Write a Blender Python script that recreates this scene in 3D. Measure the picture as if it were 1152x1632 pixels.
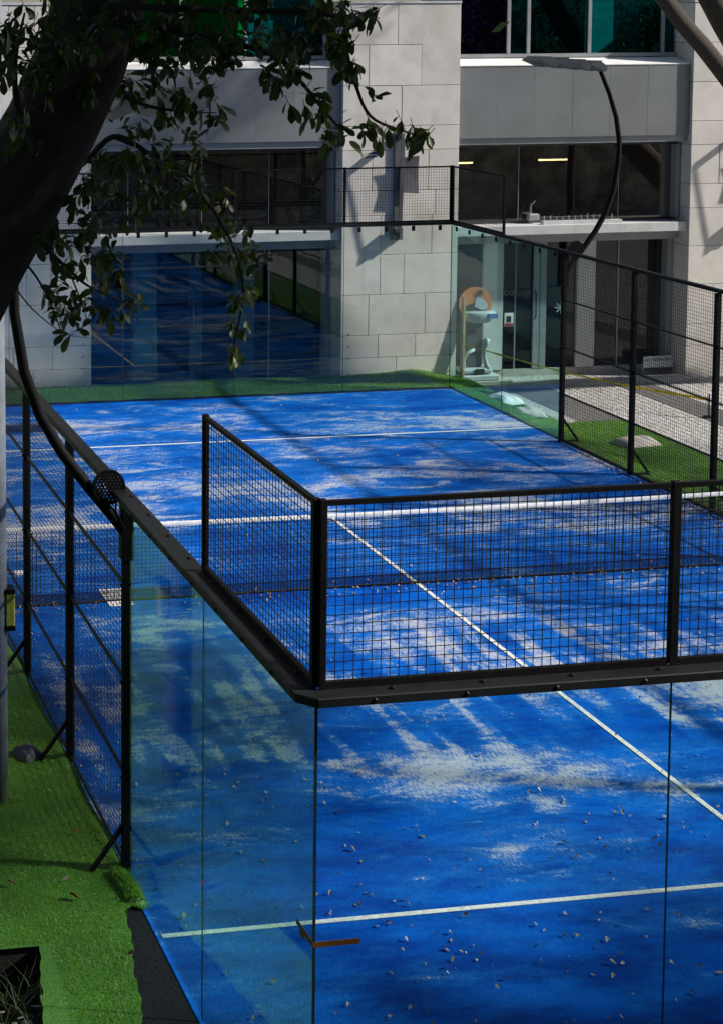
import bpy, bmesh, math, random
import numpy as np
from mathutils import Vector, Matrix, Euler

# ------------------------------------------------------------------ camera, world, sun, exposure
scene = bpy.context.scene
for o in list(bpy.data.objects):
    bpy.data.objects.remove(o, do_unlink=True)
COL = scene.collection
F_PX, CX, CY = 2690.15, -48.82, 261.86            # focal length and optical centre of the photograph, in its pixels
CAM = Vector((-3.0917, -8.1681, 6.4366))
CROT = Euler((1.492497, 0.006637, -0.156034), 'XYZ')
PW, PH = 1152.0, 1632.0
cam_d = bpy.data.cameras.new('camera')
cam = bpy.data.objects.new('camera', cam_d)
COL.objects.link(cam)
cam.location = CAM
cam.rotation_euler = CROT
cam_d.sensor_fit = 'VERTICAL'
cam_d.sensor_height = 36.0
cam_d.lens = F_PX / PH * 36.0
cam_d.shift_x = (PW / 2 - CX) / PH
cam_d.shift_y = -(PH / 2 - CY) / PH
cam_d.clip_start = 0.05
cam_d.clip_end = 1500
scene.camera = cam

SUN_EL = math.radians(35)
SUN_AZ = math.atan2(1.0, -0.30)                    # from +Y towards +X
sun_dir = Vector((math.sin(SUN_AZ) * math.cos(SUN_EL), math.cos(SUN_AZ) * math.cos(SUN_EL), math.sin(SUN_EL)))
world = bpy.data.worlds.new('World')
scene.world = world
world.use_nodes = True
wn = world.node_tree
for n in list(wn.nodes):
    wn.nodes.remove(n)
sky = wn.nodes.new('ShaderNodeTexSky')
sky.sky_type = 'NISHITA'
sky.sun_disc = False
sky.sun_elevation = SUN_EL
sky.sun_rotation = SUN_AZ
bg = wn.nodes.new('ShaderNodeBackground')
bg.inputs['Strength'].default_value = 0.055
wo = wn.nodes.new('ShaderNodeOutputWorld')
wn.links.new(sky.outputs[0], bg.inputs[0])
wn.links.new(bg.outputs[0], wo.inputs[0])
sl = bpy.data.lights.new('sun', 'SUN')
sl.energy = 4.6
sl.angle = math.radians(1.8)
sl.color = (1.0, 0.95, 0.87)
so = bpy.data.objects.new('sun', sl)
COL.objects.link(so)
so.rotation_euler = sun_dir.to_track_quat('Z', 'Y').to_euler()
so.location = (30, -10, 30)
vs = scene.view_settings
vs.view_transform = 'Standard'
vs.look = 'None'
vs.gamma = 1
vs.use_curve_mapping = False
vs.exposure = 0.5
scene.render.engine = 'CYCLES'
scene.cycles.max_bounces = 6
scene.cycles.diffuse_bounces = 3
scene.cycles.transparent_max_bounces = 40
scene.cycles.glossy_bounces = 4
scene.cycles.caustics_reflective = False
scene.cycles.caustics_refractive = False

RNG = random.Random(7)
MROT = CROT.to_matrix()


def pt(u, v, Y):
    """a place in the world at depth Y that the photograph shows at pixel (u, v)"""
    d = MROT @ Vector(((u - CX) / F_PX, -(v - CY) / F_PX, -1.0))
    return CAM + d * ((Y - CAM.y) / d.y)


# ------------------------------------------------------------------ materials
def nodes_of(name):
    m = bpy.data.materials.new(name)
    m.use_nodes = True
    nt = m.node_tree
    for n in list(nt.nodes):
        nt.nodes.remove(n)
    out = nt.nodes.new('ShaderNodeOutputMaterial')
    return m, nt, out


class NT:
    def __init__(s, nt):
        s.nt = nt

    def node(s, typ, **kw):
        n = s.nt.nodes.new(typ)
        for k, v in kw.items():
            setattr(n, k, v)
        return n

    def link(s, a, b):
        s.nt.links.new(a, b)

    def setin(s, sock, v):
        if hasattr(v, 'default_value') or hasattr(v, 'links'):
            s.nt.links.new(v, sock)
        else:
            sock.default_value = v

    def math(s, op, a, b=0.0, c=0.0, clamp=False):
        n = s.node('ShaderNodeMath', operation=op, use_clamp=clamp)
        s.setin(n.inputs[0], a)
        s.setin(n.inputs[1], b)
        s.setin(n.inputs[2], c)
        return n.outputs[0]

    def noise(s, vec, scale=(1, 1, 1), sc=1.0, detail=3, rough=0.55, dist=0.0, loc=(0, 0, 0)):
        mp = s.node('ShaderNodeMapping')
        mp.inputs['Scale'].default_value = scale
        mp.inputs['Location'].default_value = loc
        s.link(vec, mp.inputs['Vector'])
        n = s.node('ShaderNodeTexNoise')
        n.inputs['Scale'].default_value = sc
        n.inputs['Detail'].default_value = detail
        n.inputs['Roughness'].default_value = rough
        n.inputs['Distortion'].default_value = dist
        s.link(mp.outputs[0], n.inputs['Vector'])
        return n.outputs['Fac']

    def ramp(s, fac, lo, hi, a=0.0, b=1.0):
        n = s.node('ShaderNodeMapRange')
        n.clamp = True
        n.interpolation_type = 'SMOOTHSTEP'
        s.setin(n.inputs['Value'], fac)
        s.setin(n.inputs['From Min'], lo)
        s.setin(n.inputs['From Max'], hi)
        s.setin(n.inputs['To Min'], a)
        s.setin(n.inputs['To Max'], b)
        return n.outputs['Result']

    def mix(s, fac, a, b):
        n = s.node('ShaderNodeMix', data_type='RGBA')
        s.setin(n.inputs[0], fac)
        for i, v in ((6, a), (7, b)):
            if isinstance(v, (tuple, list)):
                n.inputs[i].default_value = (v[0], v[1], v[2], 1)
            else:
                s.link(v, n.inputs[i])
        return n.outputs[2]

    def bump(s, h, strength=0.3, dist=0.02):
        n = s.node('ShaderNodeBump')
        n.inputs['Strength'].default_value = strength
        n.inputs['Distance'].default_value = dist
        s.link(h, n.inputs['Height'])
        return n.outputs[0]


def simple(name, col, rough=0.6, metal=0.0, var=0.25, scale=3.0, bump=0.0, bscale=60, rnd=0.0, spec=0.5, stain=None):
    m, nt, out = nodes_of(name)
    t = NT(nt)
    b = t.node('ShaderNodeBsdfPrincipled')
    geo = t.node('ShaderNodeNewGeometry')
    pos = geo.outputs['Position']
    n = t.noise(pos, sc=scale, detail=5, rough=0.6)
    k = t.ramp(n, 0.3, 0.7, 1 - var, 1 + var * 0.6)
    if rnd:
        oi = t.node('ShaderNodeObjectInfo')
        k = t.math('MULTIPLY', k, t.math('MULTIPLY_ADD', oi.outputs['Random'], 2 * rnd, 1 - rnd))
    c = t.node('ShaderNodeVectorMath', operation='SCALE')
    base = t.mix(0.0, col, col)
    if stain:
        s1 = t.noise(pos, sc=1.3, detail=6, rough=0.65, loc=(5, 3, 1))
        base = t.mix(t.ramp(s1, 0.52, 0.72, 0, 0.55), col, stain)
    t.link(base, c.inputs[0])
    t.link(k, c.inputs['Scale'])
    t.link(c.outputs[0], b.inputs['Base Color'])
    t.setin(b.inputs['Roughness'], t.ramp(n, 0.2, 0.8, max(0.02, rough - 0.08), min(1, rough + 0.08)))
    b.inputs['Metallic'].default_value = metal
    b.inputs['Specular IOR Level'].default_value = spec
    if bump:
        nb = t.noise(pos, sc=bscale, detail=4)
        t.link(t.bump(nb, bump, 0.01), b.inputs['Normal'])
    t.link(b.outputs[0], out.inputs[0])
    return m


def glass(name, tint, f0=0.04, rough=0.0, film=None, dust=0.0, deep=None, sheen=(1, 1, 1)):
    """thin pane: what is not reflected at its two faces goes straight through"""
    m, nt, out = nodes_of(name)
    t = NT(nt)
    lw = t.node('ShaderNodeLayerWeight')
    lw.inputs['Blend'].default_value = 0.5
    f5 = t.math('POWER', lw.outputs['Facing'], 5.0)
    fr = t.math('MULTIPLY_ADD', f5, 1 - f0, f0, clamp=True)
    tr = t.node('ShaderNodeBsdfTransparent')
    if deep:
        t.link(t.mix(lw.outputs['Facing'], tint, deep), tr.inputs[0])
    else:
        tr.inputs[0].default_value = (*tint, 1)
    gl = t.node('ShaderNodeBsdfGlossy')
    gl.inputs['Roughness'].default_value = rough
    gl.inputs['Color'].default_value = (*sheen, 1)
    mx = t.node('ShaderNodeMixShader')
    t.link(fr, mx.inputs[0])
    t.link(tr.outputs[0], mx.inputs[1])
    t.link(gl.outputs[0], mx.inputs[2])
    res = mx.outputs[0]
    if dust:
        df = t.node('ShaderNodeBsdfDiffuse')
        df.inputs[0].default_value = (*(film or (0.6, 0.62, 0.6)), 1)
        geo = t.node('ShaderNodeNewGeometry')
        n = t.noise(geo.outputs['Position'], scale=(1, 1, 0.4), sc=2.2, detail=6, rough=0.65)
        m2 = t.node('ShaderNodeMixShader')
        t.link(t.ramp(n, 0.3, 0.75, dust * 0.4, dust), m2.inputs[0])
        t.link(res, m2.inputs[1])
        t.link(df.outputs[0], m2.inputs[2])
        res = m2.outputs[0]
    t.link(res, out.inputs[0])
    return m


def emit(name, col, s):
    m, nt, out = nodes_of(name)
    e = nt.nodes.new('ShaderNodeEmission')
    e.inputs[0].default_value = (*col, 1)
    e.inputs[1].default_value = s
    nt.links.new(e.outputs[0], out.inputs[0])
    return m


def court_material():
    m, nt, out = nodes_of('blue_sanded_turf')
    t = NT(nt)
    b = t.node('ShaderNodeBsdfPrincipled')
    geo = t.node('ShaderNodeNewGeometry')
    pos = geo.outputs['Position']
    sep = t.node('ShaderNodeSeparateXYZ')
    t.link(pos, sep.inputs[0])
    x, y = sep.outputs[0], sep.outputs[1]
    big = t.noise(pos, (0.42, 0.62, 1), detail=4, rough=0.6, dist=0.5)
    streak = t.noise(pos, (1.1, 2.5, 1), detail=7, rough=0.66, dist=0.9, loc=(3, 0, 0))
    fine = t.noise(pos, (6, 15, 1), detail=5, rough=0.7, dist=0.3)
    lanes = t.noise(pos, (4.2, 0.5, 1), detail=2, rough=0.4, loc=(1.3, 2.2, 0))
    grain = t.noise(pos, (1, 1, 1), sc=130, detail=2, rough=0.7)
    weave = t.noise(pos, (60, 14, 1), detail=2, rough=0.6)
    # sand is swept towards the net and into the far court, thinner near the end wall
    z1 = t.math('MULTIPLY', t.ramp(y, 3.8, 5.6), t.ramp(y, 9.9, 9.0))
    z2 = t.math('MULTIPLY', t.ramp(y, 10.4, 12.5), t.ramp(y, 20.4, 17.8))
    z3 = t.ramp(y, 3.0, 1.0)
    w = t.math('MULTIPLY_ADD', z1, 0.085, -0.03)
    w = t.math('MULTIPLY_ADD', z2, 0.10, w)
    w = t.math('MULTIPLY_ADD', z3, 0.0, w)
    # brush lanes, strongest around the near service box
    lz = t.math('MULTIPLY', t.ramp(y, 5.2, 5.9), t.ramp(y, 9.4, 7.6))
    lane = t.math('MULTIPLY', t.ramp(lanes, 0.40, 0.60, -0.55, 0.45), lz)
    s = t.math('MULTIPLY_ADD', big, 0.55, t.math('MULTIPLY', streak, 0.55))
    s = t.math('MULTIPLY_ADD', fine, 0.24, s)
    s = t.math('ADD', s, w)
    s = t.math('MULTIPLY_ADD', lane, 0.15, s)
    # drifts where play has swept the sand together
    for cx_, cy_, r_w, amt in ((6.4, 6.3, 1.25, 0.15), (3.75, 4.5, 0.32, 0.13), (3.0, 3.75, 0.26, 0.11), (4.9, 4.6, 0.38, 0.10), (2.2, 7.4, 0.9, 0.05), (4.3, 8.3, 1.1, 0.07)):
        ds_ = t.node('ShaderNodeVectorMath', operation='DISTANCE')
        t.link(pos, ds_.inputs[0])
        ds_.inputs[1].default_value = (cx_, cy_, 0)
        s = t.math('ADD', s, t.ramp(ds_.outputs['Value'], r_w, 0.0, 0.0, amt))
    dens = t.ramp(s, 0.57, 0.96)
    spk = t.math('MULTIPLY_ADD', grain, 0.55, t.math('MULTIPLY', weave, 0.45))
    thr = t.math('MULTIPLY_ADD', dens, 0.36, 0.27)
    sand = t.math('MULTIPLY', t.ramp(t.math('SUBTRACT', thr, spk), -0.11, 0.11), t.ramp(dens, 0.12, 0.60))
    sand = t.math('MULTIPLY', sand, 0.80)
    tone = t.noise(pos, (0.9, 2.4, 1), detail=6, rough=0.65, loc=(7, 1, 0))
    blue = t.mix(t.ramp(tone, 0.36, 0.66), (0.0001, 0.040, 0.30), (0.0003, 0.104, 0.55))
    blue = t.mix(t.ramp(weave, 0.35, 0.7, 0.0, 0.35), blue, (0.0001, 0.029, 0.22))
    # a thin dusting reads as paler azure, thick drifts as sand
    dust = t.math('MULTIPLY', t.ramp(s, 0.52, 0.86), t.ramp(spk, 0.62, 0.40, 0.35, 1.0))
    blue = t.mix(t.math('MULTIPLY', dust, 0.55), blue, (0.022, 0.28, 0.70))
    col = t.mix(sand, blue, (0.57, 0.57, 0.555))
    t.link(col, b.inputs['Base Color'])
    b.inputs['Roughness'].default_value = 0.75
    b.inputs['Specular IOR Level'].default_value = 0.03
    h = t.math('MULTIPLY_ADD', weave, 0.5, grain)
    t.link(t.bump(h, 0.35, 0.006), b.inputs['Normal'])
    t.link(b.outputs[0], out.inputs[0])
    return m


def turf_material():
    m, nt, out = nodes_of('artificial_grass')
    t = NT(nt)
    b = t.node('ShaderNodeBsdfPrincipled')
    geo = t.node('ShaderNodeNewGeometry')
    pos = geo.outputs['Position']
    n1 = t.noise(pos, sc=1.1, detail=4)
    n2 = t.noise(pos, sc=70, detail=3, rough=0.7)
    c = t.mix(t.ramp(n1, 0.3, 0.7), (0.036, 0.135, 0.007), (0.080, 0.215, 0.018))
    c = t.mix(t.ramp(n2, 0.35, 0.7, 0, 0.7), c, (0.013, 0.048, 0.006))
    t.link(c, b.inputs['Base Color'])
    b.inputs['Roughness'].default_value = 0.6
    t.link(t.bump(n2, 0.6, 0.02), b.inputs['Normal'])
    t.link(b.outputs[0], out.inputs[0])
    return m


def leafy(name, c1, c2, trans=0.35, rough=0.42):
    m, nt, out = nodes_of(name)
    t = NT(nt)
    b = t.node('ShaderNodeBsdfPrincipled')
    geo = t.node('ShaderNodeNewGeometry')
    n = t.noise(geo.outputs['Position'], sc=9.0, detail=3)
    oi = t.node('ShaderNodeObjectInfo')
    f = t.math('MULTIPLY_ADD', oi.outputs['Random'], 0.5, t.ramp(n, 0.3, 0.7, -0.1, 0.6), clamp=True)
    c = t.mix(f, c1, c2)
    t.link(c, b.inputs['Base Color'])
    b.inputs['Roughness'].default_value = rough
    tl = t.node('ShaderNodeBsdfTranslucent')
    cc = t.mix(0.5, c, (c2[0] * 2.2, c2[1] * 1.8, c2[2] * 0.6))
    t.link(cc, tl.inputs[0])
    mx = t.node('ShaderNodeMixShader')
    mx.inputs[0].default_value = trans
    t.link(b.outputs[0], mx.inputs[1])
    t.link(tl.outputs[0], mx.inputs[2])
    t.link(mx.outputs[0], out.inputs[0])
    return m


def bark_material(name, c1, c2, ringed=False):
    m, nt, out = nodes_of(name)
    t = NT(nt)
    b = t.node('ShaderNodeBsdfPrincipled')
    tc = t.node('ShaderNodeTexCoord')
    uv = tc.outputs['UV']
    n1 = t.noise(uv, (9, 3, 1) if not ringed else (3, 22, 1), sc=2.2, detail=6, rough=0.7, dist=0.6)
    n2 = t.noise(uv, (30, 12, 1), sc=3, detail=3)
    h = t.math('MULTIPLY_ADD', n2, 0.35, n1)
    c = t.mix(t.ramp(h, 0.45, 0.85), c1, c2)
    t.link(c, b.inputs['Base Color'])
    b.inputs['Roughness'].default_value = 0.9
    t.link(t.bump(h, 0.9, 0.03), b.inputs['Normal'])
    t.link(b.outputs[0], out.inputs[0])
    return m


def cobble_material(name, c1, c2, scale=16.0):
    m, nt, out = nodes_of(name)
    t = NT(nt)
    b = t.node('ShaderNodeBsdfPrincipled')
    geo = t.node('ShaderNodeNewGeometry')
    pos = geo.outputs['Position']
    v = t.node('ShaderNodeTexVoronoi')
    v.inputs['Scale'].default_value = scale
    t.link(pos, v.inputs['Vector'])
    v2 = t.node('ShaderNodeTexVoronoi', feature='DISTANCE_TO_EDGE')
    v2.inputs['Scale'].default_value = scale
    t.link(pos, v2.inputs['Vector'])
    sp = t.node('ShaderNodeSeparateColor')
    t.link(v.outputs['Color'], sp.inputs[0])
    c = t.mix(sp.outputs[0], c1, c2)
    big = t.noise(pos, sc=0.8, detail=5)
    c = t.mix(t.ramp(big, 0.4, 0.7, 0, 0.35), c, (0.25, 0.23, 0.20))
    edge = t.ramp(v2.outputs['Distance'], 0.03, 0.14)
    c = t.mix(edge, (0.14, 0.13, 0.12), c)
    t.link(c, b.inputs['Base Color'])
    b.inputs['Roughness'].default_value = 0.75
    t.link(t.bump(edge, 0.7, 0.01), b.inputs['Normal'])
    t.link(b.outputs[0], out.inputs[0])
    return m


M = {}
M['court'] = court_material()
M['turf'] = turf_material()
M['blade'] = leafy('grass_blade', (0.058, 0.20, 0.007), (0.15, 0.33, 0.028), 0.3, 0.5)
M['oldwall'] = simple('brown_retaining_wall', (0.24, 0.21, 0.17), 0.9, var=0.6, scale=1.6, bump=0.6, bscale=14, stain=(0.05, 0.06, 0.03))
M['line'] = simple('white_court_line', (0.74, 0.74, 0.72), 0.7, var=0.22, scale=30, bump=0.3, bscale=200, stain=(0.45, 0.5, 0.6))
M['black'] = simple('black_powder_coat', (0.005, 0.005, 0.0055), 0.65, var=0.3, scale=12, spec=0.12)
M['rail'] = simple('charcoal_powder_coat', (0.008, 0.0095, 0.011), 0.6, var=0.2, scale=6, spec=0.22, bump=0.05)
M['wire'] = simple('black_coated_wire', (0.006, 0.006, 0.007), 0.5, var=0.1)
M['bolt'] = simple('bolt_steel', (0.02, 0.02, 0.02), 0.35, metal=0.6)
M['glass'] = glass('court_glass', (0.93, 0.962, 0.95), 0.032, deep=(0.58, 0.88, 0.87))
M['fglass'] = glass('far_wall_glass', (0.93, 0.962, 0.95), 0.04, deep=(0.90, 0.965, 0.95))
M['seam'] = simple('glass_edge_green', (0.01, 0.035, 0.035), 0.2, var=0.1)
M['silicone'] = simple('dark_silicone', (0.012, 0.014, 0.016), 0.5)
M['kerb'] = simple('dark_granite_kerb', (0.013, 0.0145, 0.018), 0.85, var=0.5, scale=45, bump=0.3, bscale=120, spec=0.08)
M['net'] = simple('black_net_cord', (0.006, 0.006, 0.008), 0.8)
M['tape'] = simple('white_net_tape', (0.74, 0.75, 0.78), 0.8, var=0.2, scale=20)
M['stone'] = simple('pale_limestone', (0.67, 0.63, 0.59), 0.8, var=0.09, scale=2.5, bump=0.2, bscale=40, rnd=0.075, stain=(0.50, 0.455, 0.385))
M['joint'] = simple('dark_joint', (0.06, 0.055, 0.05), 0.9)
M['fascia'] = simple('grey_metal_panel', (0.195, 0.207, 0.218), 0.42, metal=0.0, var=0.05, scale=1.5, rnd=0.05, stain=(0.16, 0.17, 0.18))
M['frame'] = simple('grey_aluminium_frame', (0.30, 0.31, 0.33), 0.45, metal=0.2, var=0.1)
M['ledge'] = simple('pale_painted_ledge', (0.56, 0.56, 0.57), 0.6, var=0.1, stain=(0.4, 0.39, 0.37))
M['sill'] = simple('white_flashing', (0.80, 0.80, 0.80), 0.5, var=0.06)
M['dframe'] = simple('dark_window_frame', (0.05, 0.052, 0.055), 0.4)
M['column'] = simple('clad_column', (0.62, 0.62, 0.60), 0.5, var=0.08)
M['wglass'] = glass('building_glass', (0.50, 0.66, 0.70), 0.022, sheen=(0.7, 0.95, 1.0))
M['eglass'] = glass('entrance_glass', (0.50, 0.54, 0.54), 0.03)
M['mglass'] = glass('middle_window_glass', (0.55, 0.56, 0.55), 0.20)
M['pg'] = glass('green_film_glass', (0.01, 0.55, 0.26), 0.02, sheen=(0.1, 0.9, 0.5))
M['pt'] = glass('teal_film_glass', (0.02, 0.38, 0.40), 0.02, sheen=(0.1, 0.8, 0.9))
M['pd'] = glass('dark_teal_glass', (0.01, 0.20, 0.23), 0.02, sheen=(0.1, 0.7, 0.8))
M['pp'] = glass('purple_film_glass', (0.20, 0.09, 0.32), 0.02, sheen=(0.5, 0.3, 0.8))
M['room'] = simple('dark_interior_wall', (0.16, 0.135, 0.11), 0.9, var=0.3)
M['roomup'] = simple('upper_room_wall', (0.55, 0.56, 0.56), 0.9, var=0.2)
M['cobw'] = cobble_material('white_pebble_paving', (0.80, 0.78, 0.75), (0.52, 0.51, 0.50), 24.0)
M['cobg'] = cobble_material('grey_pebble_paving', (0.13, 0.135, 0.145), (0.07, 0.072, 0.08), 24.0)
M['concrete'] = simple('pale_concrete', (0.45, 0.42, 0.38), 0.85, var=0.25, bump=0.2, stain=(0.26, 0.24, 0.21))
M['ground'] = simple('city_ground', (0.20, 0.19, 0.18), 0.9, var=0.3, scale=0.6)
M['galv'] = simple('painted_grey_pole', (0.17, 0.195, 0.23), 0.5, metal=0.1, var=0.15, scale=8)
M['yellow'] = simple('yellow_green_box', (0.36, 0.40, 0.06), 0.5)
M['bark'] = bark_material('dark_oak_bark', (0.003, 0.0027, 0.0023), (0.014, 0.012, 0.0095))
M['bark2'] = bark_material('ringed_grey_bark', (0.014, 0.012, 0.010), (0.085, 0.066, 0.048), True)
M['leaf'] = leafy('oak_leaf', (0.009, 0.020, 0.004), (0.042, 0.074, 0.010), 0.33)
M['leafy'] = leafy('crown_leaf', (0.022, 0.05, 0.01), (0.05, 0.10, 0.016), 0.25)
M['dry'] = leafy('dry_leaf', (0.12, 0.065, 0.035), (0.55, 0.46, 0.36), 0.05, 0.7)
M['redleaf'] = simple('red_leaf', (0.20, 0.035, 0.015), 0.6)
M['yelleaf'] = simple('yellow_leaf', (0.50, 0.24, 0.02), 0.6)
M['bag'] = simple('pale_sandbag', (0.50, 0.46, 0.42), 0.85, var=0.15, bump=0.4, bscale=25)
M['bagw'] = simple('white_sandbag', (0.66, 0.68, 0.68), 0.8, var=0.1, bump=0.4, bscale=25)
M['dbag'] = simple('dark_slate_bag', (0.05, 0.055, 0.07), 0.7, bump=0.3)
M['wood'] = simple('raw_timber', (0.42, 0.30, 0.17), 0.75, var=0.3, scale=8, bump=0.2)
M['ytape'] = simple('yellow_caution_tape', (0.85, 0.62, 0.0), 0.4)
M['otape'] = simple('brown_orange_tape', (0.11, 0.048, 0.004), 0.5)
M['orange'] = simple('orange_board', (0.62, 0.20, 0.07), 0.5, var=0.08)
M['white'] = simple('white_plastic', (0.46, 0.49, 0.52), 0.4, var=0.08)
M['skin'] = simple('printed_skin', (0.38, 0.20, 0.12), 0.5)
M['dark'] = simple('dark_print', (0.03, 0.028, 0.03), 0.6)
M['bluetag'] = simple('blue_tag', (0.08, 0.22, 0.55), 0.4)
M['green'] = simple('green_poster', (0.01, 0.30, 0.06), 0.5)
M['red'] = simple('red_print', (0.55, 0.03, 0.05), 0.5)
M['paper'] = simple('white_paper', (0.82, 0.82, 0.82), 0.8, var=0.08)
M['soil'] = simple('dark_soil', (0.012, 0.010, 0.008), 0.95, bump=0.5)
M['weed'] = leafy('weed_blade', (0.04, 0.06, 0.015), (0.13, 0.135, 0.05), 0.3, 0.6)
M['led'] = emit('led_strip', (1.0, 0.72, 0.35), 6.0)
M['ember'] = emit('amber_glow', (1.0, 0.22, 0.05), 0.10)  # glow added so the orange column does not go dark
M['lamp'] = simple('lamp_grey_metal', (0.10, 0.105, 0.12), 0.5, metal=0.2)
M['head'] = simple('floodlight_housing', (0.06, 0.07, 0.09), 0.45, metal=0.2)

# ------------------------------------------------------------------ mesh helpers
WP = {}


class MB:
    def __init__(s):
        s.v, s.f, s.uv = [], [], []

    def box(s, a, b, taper=0.0):
        x0, y0, z0 = a
        x1, y1, z1 = b
        i = len(s.v)
        s.v += [(x0, y0, z0), (x1, y0, z0), (x1, y1, z0), (x0, y1, z0), (x0 + taper, y0 + taper, z1), (x1 - taper, y0 + taper, z1), (x1 - taper, y1 - taper, z1), (x0 + taper, y1 - taper, z1)]
        s.f += [tuple(i + k for k in q) for q in ((0, 3, 2, 1), (4, 5, 6, 7), (0, 1, 5, 4), (1, 2, 6, 5), (2, 3, 7, 6), (3, 0, 4, 7))]
        return s

    def bar(s, p, q, w, h=None, up=(0, 0, 1), caps=True):
        p, q = Vector(p), Vector(q)
        d = (q - p).normalized()
        u = Vector(up)
        if abs(d.dot(u)) > 0.98:
            u = Vector((0, 1, 0)) if abs(d.y) < 0.9 else Vector((1, 0, 0))
        sd = d.cross(u).normalized()
        u = sd.cross(d).normalized()
        h = w if h is None else h
        i = len(s.v)
        for c in (p, q):
            for a, b in ((-1, -1), (1, -1), (1, 1), (-1, 1)):
                s.v.append(tuple(c + sd * (a * w / 2) + u * (b * h / 2)))
        s.f += [tuple(i + k for k in r) for r in ((0, 1, 5, 4), (1, 2, 6, 5), (2, 3, 7, 6), (3, 0, 4, 7))]
        if caps:
            s.f += [(i, i + 3, i + 2, i + 1), (i + 4, i + 5, i + 6, i + 7)]
        return s

    def tube(s, pts, rad, n=8, caps=True, wob=0.0, rng=None):
        pts = [Vector(p) for p in pts]
        if not isinstance(rad, (list, tuple)):
            rad = [rad] * len(pts)
        t0 = (pts[1] - pts[0]).normalized()
        u = t0.orthogonal().normalized()
        base = len(s.v)
        while len(s.uv) < base:
            s.uv.append((0, 0))
        L = 0
        for k, p in enumerate(pts):
            if k:
                L += (p - pts[k - 1]).length
            t = (pts[min(k + 1, len(pts) - 1)] - pts[max(k - 1, 0)]).normalized()
            u = (u - t * u.dot(t)).normalized()
            w = t.cross(u)
            for j in range(n):
                a = 2 * math.pi * j / n
                r = rad[k] * (1 + (rng.uniform(-wob, wob) if rng else 0))
                s.v.append(tuple(p + u * (math.cos(a) * r) + w * (math.sin(a) * r)))
                s.uv.append((abs(j / n - 0.5) * 2, L))
        for k in range(len(pts) - 1):
            for j in range(n):
                a = base + k * n + j
                b = base + k * n + (j + 1) % n
                s.f.append((a, b, b + n, a + n))
        if caps:
            s.f.append(tuple(base + j for j in reversed(range(n))))
            e = base + (len(pts) - 1) * n
            s.f.append(tuple(e + j for j in range(n)))
        return s

    def prism(s, poly, ext):
        """a closed outline (3D points in one plane) pushed along ext"""
        n = len(poly)
        i = len(s.v)
        e = Vector(ext)
        s.v += [tuple(Vector(p)) for p in poly] + [tuple(Vector(p) + e) for p in poly]
        s.f.append(tuple(i + k for k in reversed(range(n))))
        s.f.append(tuple(i + n + k for k in range(n)))
        for k in range(n):
            a, b = i + k, i + (k + 1) % n
            s.f.append((a, b, b + n, a + n))
        return s


def to_mesh(mb, name, mat, org, smooth=False, bevel=0.0):
    me = bpy.data.meshes.new(name)
    vs_ = [(v[0] - org[0], v[1] - org[1], v[2] - org[2]) for v in mb.v]
    me.from_pydata(vs_, [], mb.f)
    if mb.uv and len(mb.uv) == len(mb.v):
        ul = me.uv_layers.new(name='UVMap')
        for lp in me.loops:
            ul.data[lp.index].uv = mb.uv[lp.vertex_index]
    if bevel:
        bm = bmesh.new()
        bm.from_mesh(me)
        bmesh.ops.bevel(bm, geom=bm.edges[:], offset=bevel, segments=1, affect='EDGES')
        bm.to_mesh(me)
        bm.free()
    if smooth:
        me.polygons.foreach_set('use_smooth', [True] * len(me.polygons))
    if mat:
        me.materials.append(M[mat] if isinstance(mat, str) else mat)
    me.update()
    return me


def place(me, name, parent, org):
    o = bpy.data.objects.new(name, me)
    COL.objects.link(o)
    org = Vector(org)
    if parent is not None:
        o.parent = parent
        o.location = org - WP[parent.name]
    else:
        o.location = org
    WP[o.name] = org
    return o


def build(mb, name, mat, parent=None, smooth=False, bevel=0.0, org=None):
    if org is None:
        a = np.array(mb.v)
        lo, hi = a.min(0), a.max(0)
        org = Vector(((lo[0] + hi[0]) / 2, (lo[1] + hi[1]) / 2, lo[2]))
    return place(to_mesh(mb, name, mat, org, smooth, bevel), name, parent, org)


def thing(name, loc, label, cat, group=None):
    o = bpy.data.objects.new(name, None)
    COL.objects.link(o)
    o.location = loc
    o.empty_display_size = 0.2
    WP[o.name] = Vector(loc)
    return tag(o, label, cat, group)


def tag(o, label, cat, group=None):
    o['label'] = label
    o['category'] = cat
    if group:
        o['group'] = group
    return o


def structure(o):
    o['kind'] = 'structure'
    return o


def stuff(o):
    o['kind'] = 'stuff'
    return o


def fast_mesh(name, verts, faces, mat, smooth=False):
    """verts (n,3) array, faces (m,k) array"""
    me = bpy.data.meshes.new(name)
    k = faces.shape[1]
    me.vertices.add(len(verts))
    me.vertices.foreach_set('co', np.asarray(verts, np.float32).ravel())
    me.loops.add(faces.size)
    me.loops.foreach_set('vertex_index', faces.astype(np.int32).ravel())
    me.polygons.add(len(faces))
    me.polygons.foreach_set('loop_start', np.arange(0, faces.size, k, dtype=np.int32))
    me.polygons.foreach_set('loop_total', np.full(len(faces), k, dtype=np.int32))
    if smooth:
        me.polygons.foreach_set('use_smooth', np.ones(len(faces), bool))
    me.materials.append(M[mat])
    me.update(calc_edges=True)
    me.validate()
    return me


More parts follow.
